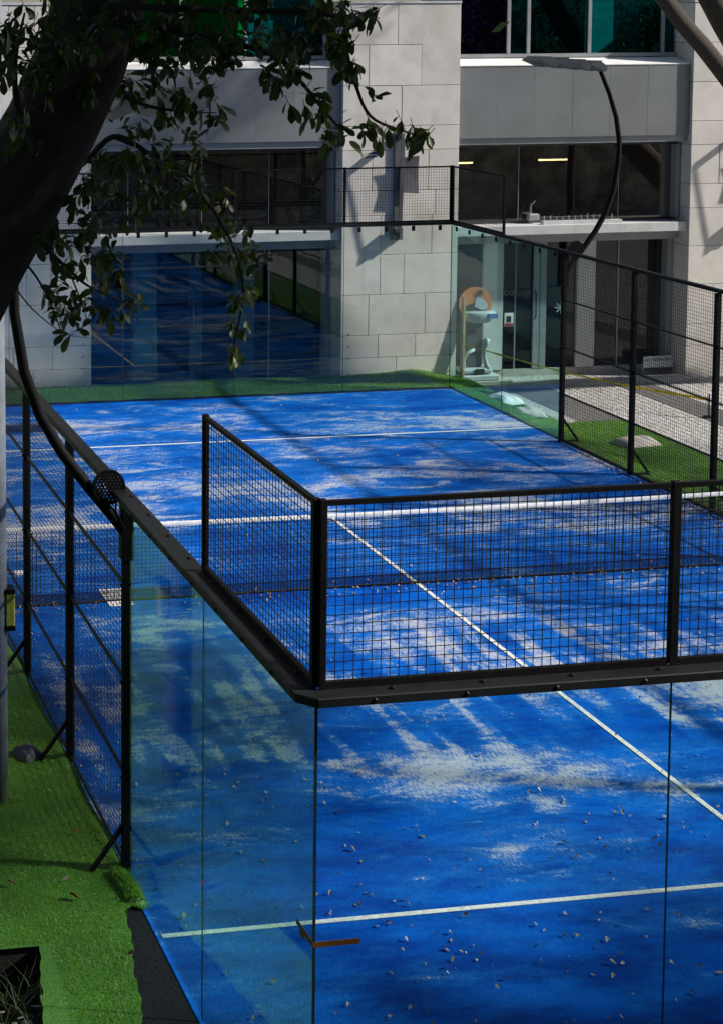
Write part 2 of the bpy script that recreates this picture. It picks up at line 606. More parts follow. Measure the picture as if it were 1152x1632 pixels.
def grid_sheet(name, x0, x1, y0, y1, nx, ny, zf, mat, inside=None, parent=None, warp=None):
    xs = np.linspace(x0, x1, nx + 1)
    ys = np.linspace(y0, y1, ny + 1)
    X, Y = np.meshgrid(xs, ys)
    if warp:
        X = warp(X, Y)
    Z = zf(X, Y)
    V = np.stack([X.ravel(), Y.ravel(), Z.ravel()], 1)
    F = []
    for j in range(ny):
        for i in range(nx):
            if inside is None or inside((xs[i] + xs[i + 1]) / 2, (ys[j] + ys[j + 1]) / 2):
                a = j * (nx + 1) + i
                F.append((a, a + 1, a + nx + 2, a + nx + 1))
    me = fast_mesh(name, V, np.array(F), mat, True)
    return place(me, name, parent, (0, 0, 0))


def wobble(X, Y, s=1.0, seed=0.0):
    return (np.sin(X * 2.1 * s + seed) * np.cos(Y * 1.7 * s + seed * 2) + 0.5 * np.sin(X * 5.3 * s + Y * 3.1 * s + seed) + 0.35 * np.cos(Y * 7.7 * s - X * 2.9 * s))


# ------------------------------------------------------------------ ground, court, paving
g = MB().box((-300, -300, -0.62), (300, 300, -0.36))
structure(build(g, 'ground', 'ground'))
c = MB().box((-0.02, -0.02, -0.30), (10.02, 20.02, 0.0))
court = structure(build(c, 'court_surface', 'court'))
for nm, a, b in (('service_line', (0.02, 3.02), (9.98, 3.07)), ('service_line', (0.02, 16.93), (9.98, 16.98)), ('centre_line', (4.975, 3.07), (5.025, 16.93))):
    structure(build(MB().box((a[0], a[1], 0.003), (b[0], b[1], 0.006)), nm, 'line'))
k = MB()
k.box((-0.46, -0.6, -0.30), (-0.022, 20.6, -0.004))
structure(build(k, 'court_kerb', 'kerb', bevel=0.01))
k = MB().box((10.022, -0.6, -0.30), (10.16, 20.24, -0.004))
structure(build(k, 'court_kerb', 'kerb', bevel=0.01))
k = MB().box((-0.02, 20.022, -0.30), (10.02, 20.22, -0.002))
structure(build(k, 'court_kerb', 'kerb', bevel=0.01))
k = MB().box((-0.02, -0.5, -0.30), (10.02, -0.022, -0.002))
structure(build(k, 'court_kerb', 'kerb', bevel=0.01))

# plaza paving in bands
structure(build(MB().box((10.16, -0.6, -0.34), (60, 22.2, -0.262)), 'paving', 'cobw'))
for x0, x1 in ((11.55, 12.38), (13.72, 14.42), (16.3, 17.0)):
    structure(build(MB().box((x0, -0.5, -0.262), (x1, 20.86, -0.256)), 'paving_band', 'cobg'))
structure(build(MB().box((10.5, 20.9, -0.30), (15.42, 21.34, -0.205)), 'paving_apron', 'concrete'))


def lawn_left(X, Y):
    return 0.022 + 0.005 * wobble(X, Y, 0.7, 1.0) + 0.03 * np.exp(-((X + 0.06) / 0.06) ** 2) * (np.sin(Y * 3.3) * 0.4 + 0.5) * (Y > 3.4)


def in_left(x, y):
    if -2.6 < x < -0.78 - (3.06 - y) * 0.06 and 1.0 < y < 3.06:
        return False
    return x < float(left_edge(np.float64(y)))


def left_edge(Y):
    e_ = -0.14 - (3.46 - Y) * 0.175 + 0.010 * np.sin(Y * 9) + 0.006 * np.sin(Y * 31)
    k_ = np.clip((Y - 3.40) / 0.10, 0, 1)
    return e_ * (1 - k_) + (-0.012 + 0.005 * np.sin(Y * 7)) * k_


def warp_left(X, Y):
    return -4.0 + (X + 4.0) / 4.0 * (left_edge(Y) + 4.0)


def in_pit(x, y):
    return not (-2.6 < x < -0.70 - (3.06 - y) * 0.02 and 1.0 < y < 3.06)


lawn_a = grid_sheet('lawn', -4.0, 0.0, 0.0, 20.9, 160, 420, lawn_left, 'turf', in_pit, warp=warp_left)
structure(lawn_a)
structure(build(MB().box((-14, -3, -0.32), (-4.0, 24, 0.02)), 'lawn', 'turf'))
structure(build(MB().box((-4.0, -6, -0.32), (-0.46, 0.0, 0.015)), 'lawn', 'turf'))


def lawn_far(X, Y):
    t_ = np.clip((Y - 20.22) / 1.1, 0, 1)
    bump = 0.10 * np.exp(-((X - 6.2) / 0.9) ** 2 - ((Y - 20.95) / 0.22) ** 2) + 0.09 * np.exp(-((X - 9.75) / 0.55) ** 2 - ((Y - 21.15) / 0.16) ** 2)
    return 0.005 + 0.03 * t_ + bump + 0.008 * wobble(X, Y, 1.6, 3.0) - 0.14 * np.clip((X - 10.0) / 1.0, 0, 1)


structure(grid_sheet('lawn', -4.0, 10.95, 20.16, 21.33, 220, 24, lawn_far, 'turf'))


def lawn_right(X, Y):
    t_ = np.clip((X - 10.15) / 1.0, 0, 1)
    t_ = t_ * t_ * (3 - 2 * t_)
    return 0.004 - 0.235 * t_ + 0.006 * wobble(X, Y, 1.5, 2.0)


def in_right(x, y):
    return x < (12.25 if y < 18.12 else 11.2)


structure(grid_sheet('lawn', 10.10, 12.27, 5.0, 20.5, 44, 180, lawn_right, 'turf', in_right))

# planter pit beside the court, with its soil
structure(build(MB().box((-2.62, 0.9, -0.36), (-0.68, 3.08, -0.30)), 'planter_soil', 'soil'))
pit = MB().box((-2.7, 3.06, -0.36), (-0.78, 3.10, -0.002))
structure(build(pit, 'planter_edge', 'soil'))
structure(build(MB().prism([(-0.76, 3.07, 0.016), (-0.90, 0.9, 0.016), (-1.06, 0.9, -0.33), (-0.90, 3.07, -0.33)], (0.05, 0, 0)), 'planter_edge', 'turf'))


def blades(name, pts, h, w, mat, seed, lean=0.5):
    """many short grass blades, one triangle each pair"""
    r = np.random.default_rng(seed)
    n = len(pts)
    a = r.uniform(0, 2 * np.pi, n)
    b = r.uniform(0, 2 * np.pi, n)
    hh = h * r.uniform(0.5, 1.2, n)
    ln = lean * hh * r.uniform(0.2, 1.0, n)
    d = np.stack([np.cos(a), np.sin(a), 0 * a], 1) * (w / 2)
    tip = pts + np.stack([np.cos(b) * ln, np.sin(b) * ln, hh], 1)
    V = np.empty((n * 3, 3))
    V[0::3] = pts - d
    V[1::3] = pts + d
    V[2::3] = tip
    return fast_mesh(name, V, np.arange(n * 3).reshape(-1, 3), mat)


def scatter(x0, x1, y0, y1, n, zf, inside, seed):
    r = np.random.default_rng(seed)
    P = np.stack([r.uniform(x0, x1, n), r.uniform(y0, y1, n)], 1)
    keep = np.array([inside is None or inside(px_, py_) for px_, py_ in P])
    P = P[keep]
    return np.column_stack([P, zf(P[:, 0], P[:, 1]) - 0.002])


gb = blades('grass', scatter(-1.9, 0, 1.4, 7.5, 110000, lawn_left, in_left, 1), 0.022, 0.005, 'blade', 2, 0.9)
o = stuff(place(gb, 'grass', None, (0, 0, 0)))
tag(o, 'short bright artificial grass beside the near left fence', 'grass')
gb = blades('grass', scatter(1.5, 10.9, 20.18, 21.3, 26000, lawn_far, None, 3), 0.03, 0.009, 'blade', 4, 0.9)
o = stuff(place(gb, 'grass', None, (0, 0, 0)))
tag(o, 'strip of artificial grass between far glass wall and building', 'grass')
gb = blades('grass', scatter(10.12, 12.25, 8, 20.5, 42000, lawn_right, in_right, 5), 0.03, 0.008, 'blade', 6, 0.9)
o = stuff(place(gb, 'grass', None, (0, 0, 0)))
tag(o, 'artificial grass outside the right mesh fence', 'grass')

# turf offcut lying over the kerb beside the first fence post
tp = MB()
N = 10
for j in range(N + 1):
    for i in range(7):
        u_, v_ = i / 6, j / N
        xx = -0.15 + 0.16 * u_ + 0.015 * math.sin(v_ * 5)
        yy = 3.45 + 0.5 * v_ + 0.02 * math.sin(u_ * 6)
        zz = 0.045 + 0.045 * math.sin(u_ * math.pi) * (0.6 + 0.4 * math.sin(v_ * 3)) - (0.045 if u_ in (0, 1) or v_ in (0, 1) else 0)
        tp.v.append((xx, yy, zz))
for j in range(N):
    for i in range(6):
        a = j * 7 + i
        tp.f.append((a, a + 1, a + 8, a + 7))
to = thing('turf_offcut', (-0.07, 3.7, 0), 'rolled-over flap of green turf at the foot of the nearest left fence post', 'turf')
build(tp, 'turf_sheet', 'turf', to, smooth=True)
r_ = np.random.default_rng(9)
idx = r_.integers(0, len(tp.v), 3500)
pp = np.array(tp.v)[idx] + np.column_stack([r_.uniform(-0.014, 0.014, 3500), r_.uniform(-0.026, 0.026, 3500), np.zeros(3500) - 0.004])
stuff(place(blades('pile', pp, 0.024, 0.005, 'blade', 10, 0.9), 'pile', to, (0, 0, 0))).location = -WP[to.name]

# ------------------------------------------------------------------ court walls
PW_ = 0.0019   # half thickness of a mesh wire


def wire_mesh_xz(w, h, s=0.05):
    mb = MB()
    n, m_ = int(round(w / s)), int(round(h / s))
    for i in range(1, n):
        mb.bar((i * s, 0, 0), (i * s, 0, h), PW_ * 2, caps=False)
    for j in range(1, m_):
        mb.bar((0, 0.004, j * s), (w, 0.004, j * s), PW_ * 2, caps=False)
    return mb


def rot_yz(mb):
    mb.v = [(v[1], v[0], v[2]) for v in mb.v]
    mb.f = [tuple(reversed(f)) for f in mb.f]
    return mb


ME_X21 = to_mesh(wire_mesh_xz(2.0, 1.0), 'wire_mesh', 'wire', (0, 0, 0))
ME_Y21 = to_mesh(rot_yz(wire_mesh_xz(2.0, 1.0)), 'wire_mesh', 'wire', (0, 0, 0))
ME_Y23 = to_mesh(rot_yz(wire_mesh_xz(2.0, 3.0)), 'wire_mesh', 'wire', (0, 0, 0))
ME_BOLT = to_mesh(MB().tube([(0, 0, -0.012), (0, 0, 0.004), (0, 0, 0.012)], [0.013, 0.013, 0.006], 6), 'bolt', 'bolt', (0, 0, 0))


def bolt(parent, p, axis):
    o_ = place(ME_BOLT, 'bolt', parent, p)
    o_.rotation_euler = Vector(axis).to_track_quat('Z', 'Y').to_euler()
    return o_


def end_wall(y, out, label):
    """glass back wall with wire mesh above; out = -1 near, +1 far"""
    t = thing('court_wall', (5, y, 0), label, 'glass wall')
    for i in range(5):
        p = build(MB().box((i * 2 + 0.006, y - 0.006, 0.01), (i * 2 + 1.994, y + 0.006, 2.96)), 'glass_pane', 'glass' if out < 0 else 'fglass', t)
        p['label'] = 'clear glass pane of the end wall'
    for i in range(6):
        x = i * 2
        if 0 < i < 5:
            build(MB().box((x - 0.0035, y - 0.0045, 0.012), (x + 0.0035, y + 0.0045, 2.95)), 'glass_joint', 'seam', t)
    r0, r1 = sorted((y - 0.012 * out, y + 0.085 * out))
    o1, o2, o3 = y + 0.13 * out, y + 0.035 * out, y - 0.012 * out
    poly = [(-0.13, o3, 2.962), (-0.13, o2, 2.962), (-0.04, o1, 2.962), (10.04, o1, 2.962), (10.13, o2, 2.962), (10.13, o3, 2.962)]
    if out > 0:
        poly.reverse()
    rail = build(MB().prism(poly, (0, 0, 0.05)), 'rail', 'rail', t, bevel=0.005)
    r0, r1 = sorted((o3, o1))
    for i in range(5):
        f = MB()
        x0, x1 = i * 2, i * 2 + 2
        f.box((x0 + 0.03, y - 0.015, 3.02), (x1 - 0.03, y + 0.015, 3.05))
        f.box((x0 + 0.03, y - 0.015, 3.985), (x1 - 0.03, y + 0.015, 4.012))
        build(f, 'mesh_frame', 'black', t)
        wm = place(ME_X21, 'wire_mesh', t, (x0, y, 3.0))
        stuff(wm)
    for i in range(6):
        x = i * 2
        w = 0.024
        if i in (0, 5):
            sgn = 1 if i == 0 else -1
            a, b = sorted((x + sgn * 0.008, x + sgn * 0.045))
            build(MB().box((a, y - 0.02, 3.02), (b, y + 0.02, 4.02)), 'post', 'black', t, bevel=0.003)
        else:
            build(MB().box((x - w, y - 0.02, 3.02), (x + w, y + 0.02, 4.02)), 'post', 'black', t, bevel=0.003)
    for i in range(20):
        x = 0.27 + i * 0.5
        if out < 0:
            bolt(rail, (x, r0 - 0.0, 2.987), (0, -1, 0))
            bolt(rail, (x + 0.12, (r0 + r1) / 2, 3.016), (0, 0, 1))
        else:
            b = build(MB().box((x - 0.03, y - 0.035, 2.87), (x + 0.03, y - 0.013, 2.96)), 'clamp', 'black', rail, bevel=0.006)
    return t


def side_wall(x, out, label, lamp_y):
    t = thing('court_wall', (x, 10, 0), label, 'fence')
    for y0 in (0, 2, 16, 18):
        build(MB().box((x - 0.006, y0 + 0.006, 0.01), (x + 0.006, y0 + 1.994, 2.96)), 'glass_pane', 'glass', t)
    for y0 in (2, 18):
        build(MB().box((x - 0.0045, y0 - 0.003, 0.012), (x + 0.0045, y0 + 0.003, 2.95)), 'glass_joint', 'seam', t)
    for y0 in (0, 20):
        build(MB().box((x - 0.007, y0 - 0.0059, 0.012), (x + 0.007, y0 + 0.0059, 2.95)), 'glass_joint', 'seam', t)
    a, b = sorted((x - 0.012 * out, x + (0.13 if out < 0 else 0.06) * out))
    for y0, y1 in ((-0.02, 4.0), (16.0, 20.02)):
        rl = MB().box((a, y0 + (0.034 if y0 < 0 else 0), 2.96), (b, y1 - (0.034 if y1 > 20 else 0), 3.010))
        rail = build(rl, 'rail', 'rail', t, bevel=0.006)
        for i in range(8):
            yy = y0 + 0.25 + i * 0.5
            bolt(rail, (x + 0.03 * out, yy, 3.014), (0, 0, 1))
            bolt(rail, (x + (0.132 if out < 0 else 0.062) * out, yy + 0.1, 2.985), (out, 0, 0))
            if yy > 15 and out > 0:
                build(MB().box((x - 0.035, yy - 0.03, 2.87), (x - 0.014, yy + 0.03, 2.95)), 'clamp', 'black', rail, bevel=0.006)
    a2, b2 = sorted((x - 0.012 * out, x + (0.095 if out < 0 else 0.05) * out))
    build(MB().box((a2, 4.004, 2.955), (b2, 15.996, 3.006)), 'rail', 'rail', t, bevel=0.006)
    # corner extensions of wire mesh, one metre above the glass
    for y0 in (0, 18):
        f = MB()
        f.box((x - 0.015, y0 + 0.03, 3.02), (x + 0.015, y0 + 1.97, 3.05))
        f.box((x - 0.015, y0 + 0.03, 3.985), (x + 0.015, y0 + 1.97, 4.012))
        build(f, 'mesh_frame', 'black', t)
        stuff(place(ME_Y21, 'wire_mesh', t, (x, y0, 3.0)))
        for yy, s in ((y0, 1), (y0 + 2, -1)):
            p0, p1 = sorted((yy + s * 0.008, yy + s * 0.045))
            build(MB().box((x - 0.02, p0, 3.016), (x + 0.02, p1, 4.02)), 'post', 'black', t, bevel=0.003)
    # mesh fence in the middle
    for i in range(7):
        y = 4 + 2 * i
        p = build(MB().box((x - 0.034, y - 0.034, 0.0), (x + 0.034, y + 0.034, 2.95)), 'post', 'black', t, bevel=0.004)
        br = MB()
        br.bar((x + out * 0.03, y, 0.36), (x + out * 0.27, y, 0.03), 0.035, 0.03)
        br.box(tuple(map(min, (x + out * 0.034, y - 0.03, -0.02), (x + out * 0.29, y + 0.03, 0.02))), tuple(map(max, (x + out * 0.034, y - 0.03, -0.02), (x + out * 0.29, y + 0.03, 0.02))))
        build(br, 'brace', 'black', p)
        for zz in (0.2, 0.75, 1.5, 2.25, 2.8):
            bolt(p, (x + out * 0.036, y, zz), (out, 0, 0))
    for i in range(6):
        y = 4 + 2 * i
        stuff(place(ME_Y23, 'wire_mesh', t, (x - out * 0.012, y, -0.02)))
        for zz in (0.05, 0.76, 1.5, 2.24):
            build(MB().box((x - 0.010, y + 0.036, zz - 0.010), (x + 0.012, y + 1.964, zz + 0.010)), 'cross_rail', 'rail', t)
    return t


near_wall = end_wall(0.0, -1, 'near glass end wall of the court with black wire mesh above its rail')
far_wall = end_wall(20.0, 1, 'far glass end wall of the court in front of the building')
left_wall = side_wall(0.0, -1, 'left side wall of the court, glass corner panes then black mesh fence', 4)
right_wall = side_wall(10.0, 1, 'right side wall of the court, black mesh fence beside the pebble paving', 16)

# orange tape stuck round the near corner of the glass
tp = MB()
tp.box((-0.0095, -0.0095, 1.615), (-0.0065, 0.24, 1.645))
tp.box((-0.0065, -0.0095, 1.615), (0.25, -0.0065, 1.645))
tp.box((-0.0099, 0.11, 1.585), (-0.0096, 0.19, 1.615))
tag(build(tp, 'tape_strip', 'otape'), 'strip of brown-orange tape wrapped round the near glass corner', 'tape')

# ------------------------------------------------------------------ net
net = thing('net', (5, 10, 0), 'black court net with white top tape across the blue court', 'net')
HT = lambda x: 0.88 + 0.035 * ((x - 5) / 5) ** 2
mb = MB()
s = 0.045
n = int(9.92 / s)
for i in range(n + 1):
    x = 0.04 + i * s
    mb.bar((x, 10, 0.02), (x, 10, HT(x) - 0.03), 0.0046, caps=False)
for j in range(1, 20):
    zz = 0.02 + j * s
    pts_ = [(0.04 + 9.92 * q / 12) for q in range(13)]
    for q in range(12):
        mb.bar((pts_[q], 10.002, zz * HT(pts_[q]) / 0.9), (pts_[q + 1], 10.002, zz * HT(pts_[q + 1]) / 0.9), 0.0046, caps=False)
stuff(build(mb, 'netting', 'net', net))
mb = MB()
for q in range(24):
    x0, x1 = 0.04 + 9.92 * q / 24, 0.04 + 9.92 * (q + 1) / 24
    i = len(mb.v)
    for x in (x0, x1):
        h = HT(x)
        mb.v += [(x, 9.986, h - 0.045), (x, 9.984, h - 0.004), (x, 10.0, h + 0.002), (x, 10.016, h - 0.004), (x, 10.014, h - 0.045)]
    for k_ in range(4):
        mb.f.append((i + k_, i + 5 + k_, i + 6 + k_, i + 1 + k_))
build(mb, 'tape', 'tape', net, smooth=True)
build(MB().tube([(0.04, 10, 0.016), (9.96, 10, 0.016)], 0.014, 6), 'ballast_rod', 'net', net)
for x in (0.02, 9.98):
    build(MB().box((x - 0.02, 9.95, 0.0), (x + 0.02, 10.05, 0.95)), 'net_post', 'black', net, bevel=0.004)

# ------------------------------------------------------------------ floodlights with racket-shaped plates
ARC = [(-0.02, 2.62), (0.10, 2.78), (0.30, 3.03), (0.50, 3.30), (0.66, 3.58), (0.78, 3.92), (0.85, 4.35), (0.86, 4.70), (0.80, 5.06), (0.68, 5.42), (0.53, 5.76), (0.50, 5.82)]


def floodlight(x, y, out, label):
    t = thing('floodlight', (x, y, 2.6), label, 'floodlight', 'curved court floodlights')
    pole = build(MB().tube([(x + out * a, y + 0.0, z) for a, z in ARC], [0.042] * 6 + [0.040, 0.038, 0.036, 0.034, 0.032, 0.03], 10), 'curved_pole', 'black', t, smooth=True)
    build(MB().box((x - 0.045, y - 0.05, 2.45), (x + 0.045, y + 0.05, 2.93)), 'collar', 'black', t, bevel=0.005)
    # head reaching in over the court
    bm_ = MB().bar((x + out * 0.54, y, 5.86), (x - out * 0.50, y, 5.95), 0.10, 0.05)
    build(bm_, 'beam', 'black', t)
    for k_ in range(4):
        cx = x + out * (0.34 - 0.27 * k_)
        cz = 5.885 + 0.023 * k_ - 0.03
        for side in (-1, 1):
            m_ = MB()
            yc = y + side * 0.17
            # angled LED module with a finned back
            poly = [(cx - out * 0.15, yc - 0.14, cz + 0.02), (cx + out * 0.10, yc - 0.14, cz - 0.085), (cx + out * 0.125, yc - 0.14, cz - 0.03), (cx + out * 0.06, yc - 0.14, cz + 0.05), (cx - out * 0.10, yc - 0.14, cz + 0.06)]
            m_.prism(poly, (0, 0.28, 0))
            for q in range(4):
                m_.box((min(cx - out * 0.09, cx + out * 0.05), yc - 0.11 + q * 0.065, cz + 0.05), (max(cx - out * 0.09, cx + out * 0.05), yc - 0.10 + q * 0.065, cz + 0.085))
            build(m_, 'lamp_module', 'head', t)
    # padel racket plate, round holes cut through
    rk = MB()
    hx, hz = x + out * 0.15, 3.0
    R0, HR = 0.125, 0.0095
    holes = []
    for a in range(-4, 5):
        for b in range(-4, 5):
            px_, pz_ = a * 0.027 + (0.0135 if b % 2 else 0), b * 0.0245
            if math.hypot(px_, pz_ * 0.92) < R0 * 0.78:
                holes.append((px_, pz_))
    bm = bmesh.new()
    res = 54
    step = 2 * R0 * 1.05 / res
    vid = {}

    def gv(i, j):
        if (i, j) not in vid:
            px_, pz_ = -R0 * 1.05 + i * step, -R0 * 1.05 + j * step
            d = math.hypot(px_, pz_ * 0.93)
            if d > R0:
                px_, pz_ = px_ * R0 / d, pz_ * R0 / d
            vid[(i, j)] = bm.verts.new((hx + px_, y - 0.075, hz + pz_ + 0.03))
        return vid[(i, j)]
    for i in range(res):
        for j in range(res):
            px_, pz_ = -R0 * 1.05 + (i + 0.5) * step, -R0 * 1.05 + (j + 0.5) * step
            if math.hypot(px_, pz_ * 0.93) > R0:
                continue
            if any(math.hypot(px_ - a, pz_ - b) < HR for a, b in holes):
                continue
            bm.faces.new((gv(i, j), gv(i + 1, j), gv(i + 1, j + 1), gv(i, j + 1)))
    ext = bmesh.ops.extrude_face_region(bm, geom=bm.faces[:])
    bmesh.ops.translate(bm, verts=[e for e in ext['geom'] if isinstance(e, bmesh.types.BMVert)], vec=(0, 0.03, 0))
    me = bpy.data.meshes.new('racket_plate')
    bm.to_mesh(me)
    bm.free()
    rot = Matrix.Translation((hx, y, hz)) @ Matrix.Rotation(out * math.radians(-20), 4, 'Y') @ Matrix.Translation((-hx, -y, -hz))
    # lean towards the pole, throat down to the collar
    me.transform(Matrix.Translation((-hx, -y, -hz)))
    me.materials.append(M['black'])
    rp = place(me, 'racket_plate', t, (hx, y, hz))
    th = MB()
    th.tube([(hx - 0.06, y - 0.06, hz - 0.07), (x + out * 0.10, y - 0.06, 2.85), (x + out * 0.03, y - 0.05, 2.70)], 0.009, 6)
    th.tube([(hx + 0.06, y - 0.06, hz - 0.07), (x + out * 0.10, y - 0.06, 2.85)], 0.008, 6)
    build(th, 'racket_throat', 'black', rp)
    return t


fl = floodlight(0.0, 4.0, -1, 'curved black floodlight pole rising from the near left fence behind the tree')
fr = floodlight(10.0, 16.0, 1, 'curved black floodlight pole standing out against the grey building panels')
loop = MB().tube([pt(172 + 14 * math.sin(a) + 12, 178 + 17 * math.cos(a), 4.0) for a in np.linspace(0.6, 6.0, 14)], 0.008, 5)
build(loop, 'cable', 'black', fl, smooth=True)

# ------------------------------------------------------------------ building
YF = 21.30
BLD = thing('office_building', (9.6, 24, -0.3), 'pale stone building with grey metal bands and dark glass behind the court', 'building')
PIERS = [(1.52, 3.74), (8.47, 10.72), (15.40, 17.70)]
# courses: (z0, z1, fractions of vertical joints)
COURSES = [(-0.36, 0.35, [0.48]), (0.35, 0.77, [0.32, 0.645]), (0.77, 1.53, [0.235, 0.725]), (1.53, 2.27, [0.33, 0.535]), (2.27, 3.0, [0.33, 0.775]),
           (3.0, 3.46, [0.45, 0.80]), (3.46, 4.21, [0.255, 0.74]), (4.21, 4.66, [0.33, 0.66]), (4.66, 5.40, [0.50]), (5.40, 6.15, [0.215, 0.665]), (6.15, 6.90, [0.46, 0.67])]
for pi, (x0, x1) in enumerate(PIERS):
    core = build(MB().box((x0 + 0.02, YF + 0.03, -0.36), (x1 - 0.02, 26.0, 6.88)), 'pier', 'joint', BLD)
    build(MB().box((x0 - 0.01, YF - 0.012, 6.905), (x1 + 0.01, YF + 0.7, 6.95)), 'coping', 'ledge', core)
    W = x1 - x0
    for ci, (z0, z1, js) in enumerate(COURSES):
        if pi == 0:
            js = [1 - q for q in reversed(js)]
        if pi == 2 and ci % 2:
            js = [min(0.9, q + 0.12) for q in js]
        e = [0] + js + [1]
        for a, b in zip(e[:-1], e[1:]):
            zz0, zz1 = z0, z1
            if pi == 1 and a == 0 and ci == 3:
                zz1 = 3.0
            if pi == 1 and a == 0 and ci == 4:
                continue
            if pi == 1 and b == 1 and ci == 9:
                zz1 = 6.90
            if pi == 1 and b == 1 and ci == 10:
                continue
            dy = RNG.uniform(-0.003, 0.003)
            gx0 = 0 if a == 0 else 0.005
            gx1 = 0 if b == 1 else 0.005
            build(MB().box((x0 + W * a + gx0, YF + dy, zz0 + 0.005), (x0 + W * b - gx1, YF + 0.028, zz1 - 0.005)), 'stone_panel', 'stone', core, bevel=0.003)
        # side faces of the pier
        for xs0, xs1 in ((x0 - 0.0, x0 + 0.019), (x1 - 0.019, x1)):
            build(MB().box((xs0, YF + 0.031, z0 + 0.005), (xs1, 22.4, z1 - 0.005)), 'stone_panel', 'stone', core)
# drainage plugs on the lower stones of the central pier
for x in (8.62, 10.60, 3.60):
    for zz in (0.05, 0.36, 0.57, 0.80):
        bolt(BLD, (x, YF - 0.002, zz), (0, -1, 0))

BAYS = [(3.75, 8.46), (10.73, 15.39)]
FASC = [[3.75, 4.39, 5.16, 5.93, 6.84, 7.57, 8.46], [10.73, 11.49, 12.25, 13.01, 13.77, 14.53, 15.39]]
UPM = [[4.3, 5.57, 6.80, 8.32], [11.95, 12.35, 13.59, 15.10]]
UPC = [['pp', 'pg', 'pg', 'pt', 'pp'], ['pp', 'pt', 'pd', 'pt', 'pt']]
MIDM = [[4.55, 5.95, 7.24], [12.17, 14.22]]
GCOL = [[(4.73, 5.16), (6.69, 7.05)], [(11.56, 11.97), (13.49, 13.86)]]
GDOOR = [(5.79, 6.02), (12.59, 12.86)]
GMUL = [[7.32], [11.0, 12.24, 14.36]]
for bi, (x0, x1) in enumerate(BAYS):
    # grey metal band
    band = build(MB().box((x0, 21.42, 4.40), (x1, 21.8, 5.72)), 'fascia', 'dframe', BLD)
    for a, b in zip(FASC[bi][:-1], FASC[bi][1:]):
        t_ = RNG.uniform(-0.0012, 0.0012)
        p = MB()
        i = 0
        p.v = [(a + 0.0012, 21.385 + t_, 4.395), (b - 0.0012, 21.385 - t_, 4.395), (b - 0.002, 21.418, 4.395), (a + 0.002, 21.418, 4.395),
               (a + 0.0012, 21.385 + t_, 5.735), (b - 0.0012, 21.385 - t_, 5.735), (b - 0.002, 21.418, 5.735), (a + 0.002, 21.418, 5.735)]
        p.f = [(0, 3, 2, 1), (4, 5, 6, 7), (0, 1, 5, 4), (1, 2, 6, 5), (2, 3, 7, 6), (3, 0, 4, 7)]
        build(p, 'metal_panel', 'fascia', band)
    build(MB().box((x0, 21.43, 4.27), (x1, 21.80, 4.394)), 'soffit_beam', 'frame', BLD)
    lg = MB().prism([(x0, 21.375, 5.738), (x0, 21.375, 5.752), (x0, 21.86, 5.868), (x0, 21.86, 5.738)], (x1 - x0, 0, 0))
    build(lg, 'window_sill', 'sill', BLD)
    # upper coloured windows
    up = build(MB().box((x0, 21.865, 5.885), (x1, 21.94, 5.955)), 'upper_window', 'frame', BLD)
    e = [x0] + UPM[bi] + [x1]
    for q, (a, b) in enumerate(zip(e[:-1], e[1:])):
        build(MB().box((a + 0.03, 21.90, 5.957), (b - 0.03, 21.91, 8.2)), 'pane', UPC[bi][q], up)
    for a in UPM[bi]:
        build(MB().box((a - 0.032, 21.86, 5.957), (a + 0.032, 21.93, 8.2)), 'mullion', 'frame', up)
    # back wall of each upper room, with pale boards standing in for reflected windows
    build(MB().box((x0, 23.0, 5.8), (x1, 23.1, 8.4)), 'room_wall', 'roomup', up)
    for fx in ((4.9, 7.1) if bi == 0 else (11.1, 12.62)):
        fb = build(MB().box((fx, 22.30, 6.22), (fx + 0.36, 22.33, 6.62)), 'reflected_window_board', 'sill', up)
        build(MB().box((fx + 0.03, 22.292, 6.25), (fx + 0.33, 22.299, 6.59)), 'reflected_window_face', 'roomup', fb)
    build(MB().box((x0 + 3.1, 22.5, 5.9), (x0 + 3.7, 22.55, 8.3)), 'door_leaf', 'sill', up)
    # middle glazing
    mid = build(MB().box((x0, 21.78, 2.745), (x1, 21.86, 2.79)).box((x0, 21.80, 4.20), (x1, 21.86, 4.268)), 'middle_window', 'dframe', BLD)
    e = [x0 + 0.02] + MIDM[bi] + [x1 - 0.02]
    for a, b in zip(e[:-1], e[1:]):
        build(MB().box((a + 0.006, 21.81, 2.792), (b - 0.006, 21.822, 4.198)), 'pane', 'mglass', mid)
    for a in MIDM[bi]:
        build(MB().box((a - 0.005, 21.808, 2.792), (a + 0.005, 21.824, 4.198)), 'mullion', 'frame', mid)
    build(MB().box((x1 - 0.10, 21.62, 2.79), (x1 - 0.02, 21.80, 4.20)), 'jamb', 'frame', mid)
    # ledge
    ledge = build(MB().box((x0, 21.36, 2.56), (x1, 21.95, 2.735)), 'ledge', 'ledge', BLD, bevel=0.006)
    build(MB().box((x0, 21.62, 2.38), (x1, 22.0, 2.558)), 'lintel', 'frame', BLD)
    if bi == 1:
        for q in range(12):
            xx = 12.55 + q * 0.125
            build(MB().box((xx - 0.008, 21.50, 2.80), (xx + 0.008, 21.516, 2.80 + RNG.uniform(0.07, 0.12))), 'spike', 'frame', ledge)
        build(MB().box((12.5, 21.44, 2.737), (14.1, 21.56, 2.80)), 'spike_tray', 'ledge', ledge)
        build(MB().box((12.30, 21.62, 2.79), (12.52, 21.74, 2.92)), 'junction_box', 'frame', ledge, bevel=0.02)
        build(MB().tube([(12.36, 21.68, 2.9), (12.36, 21.68, 3.08), (12.44, 21.66, 3.17)], 0.016, 6), 'conduit', 'frame', ledge)
    # ground floor
    gl_ = build(MB().box((x0, 21.96, -0.30), (x1, 22.06, -0.12)), 'entrance_glazing', 'concrete', BLD)
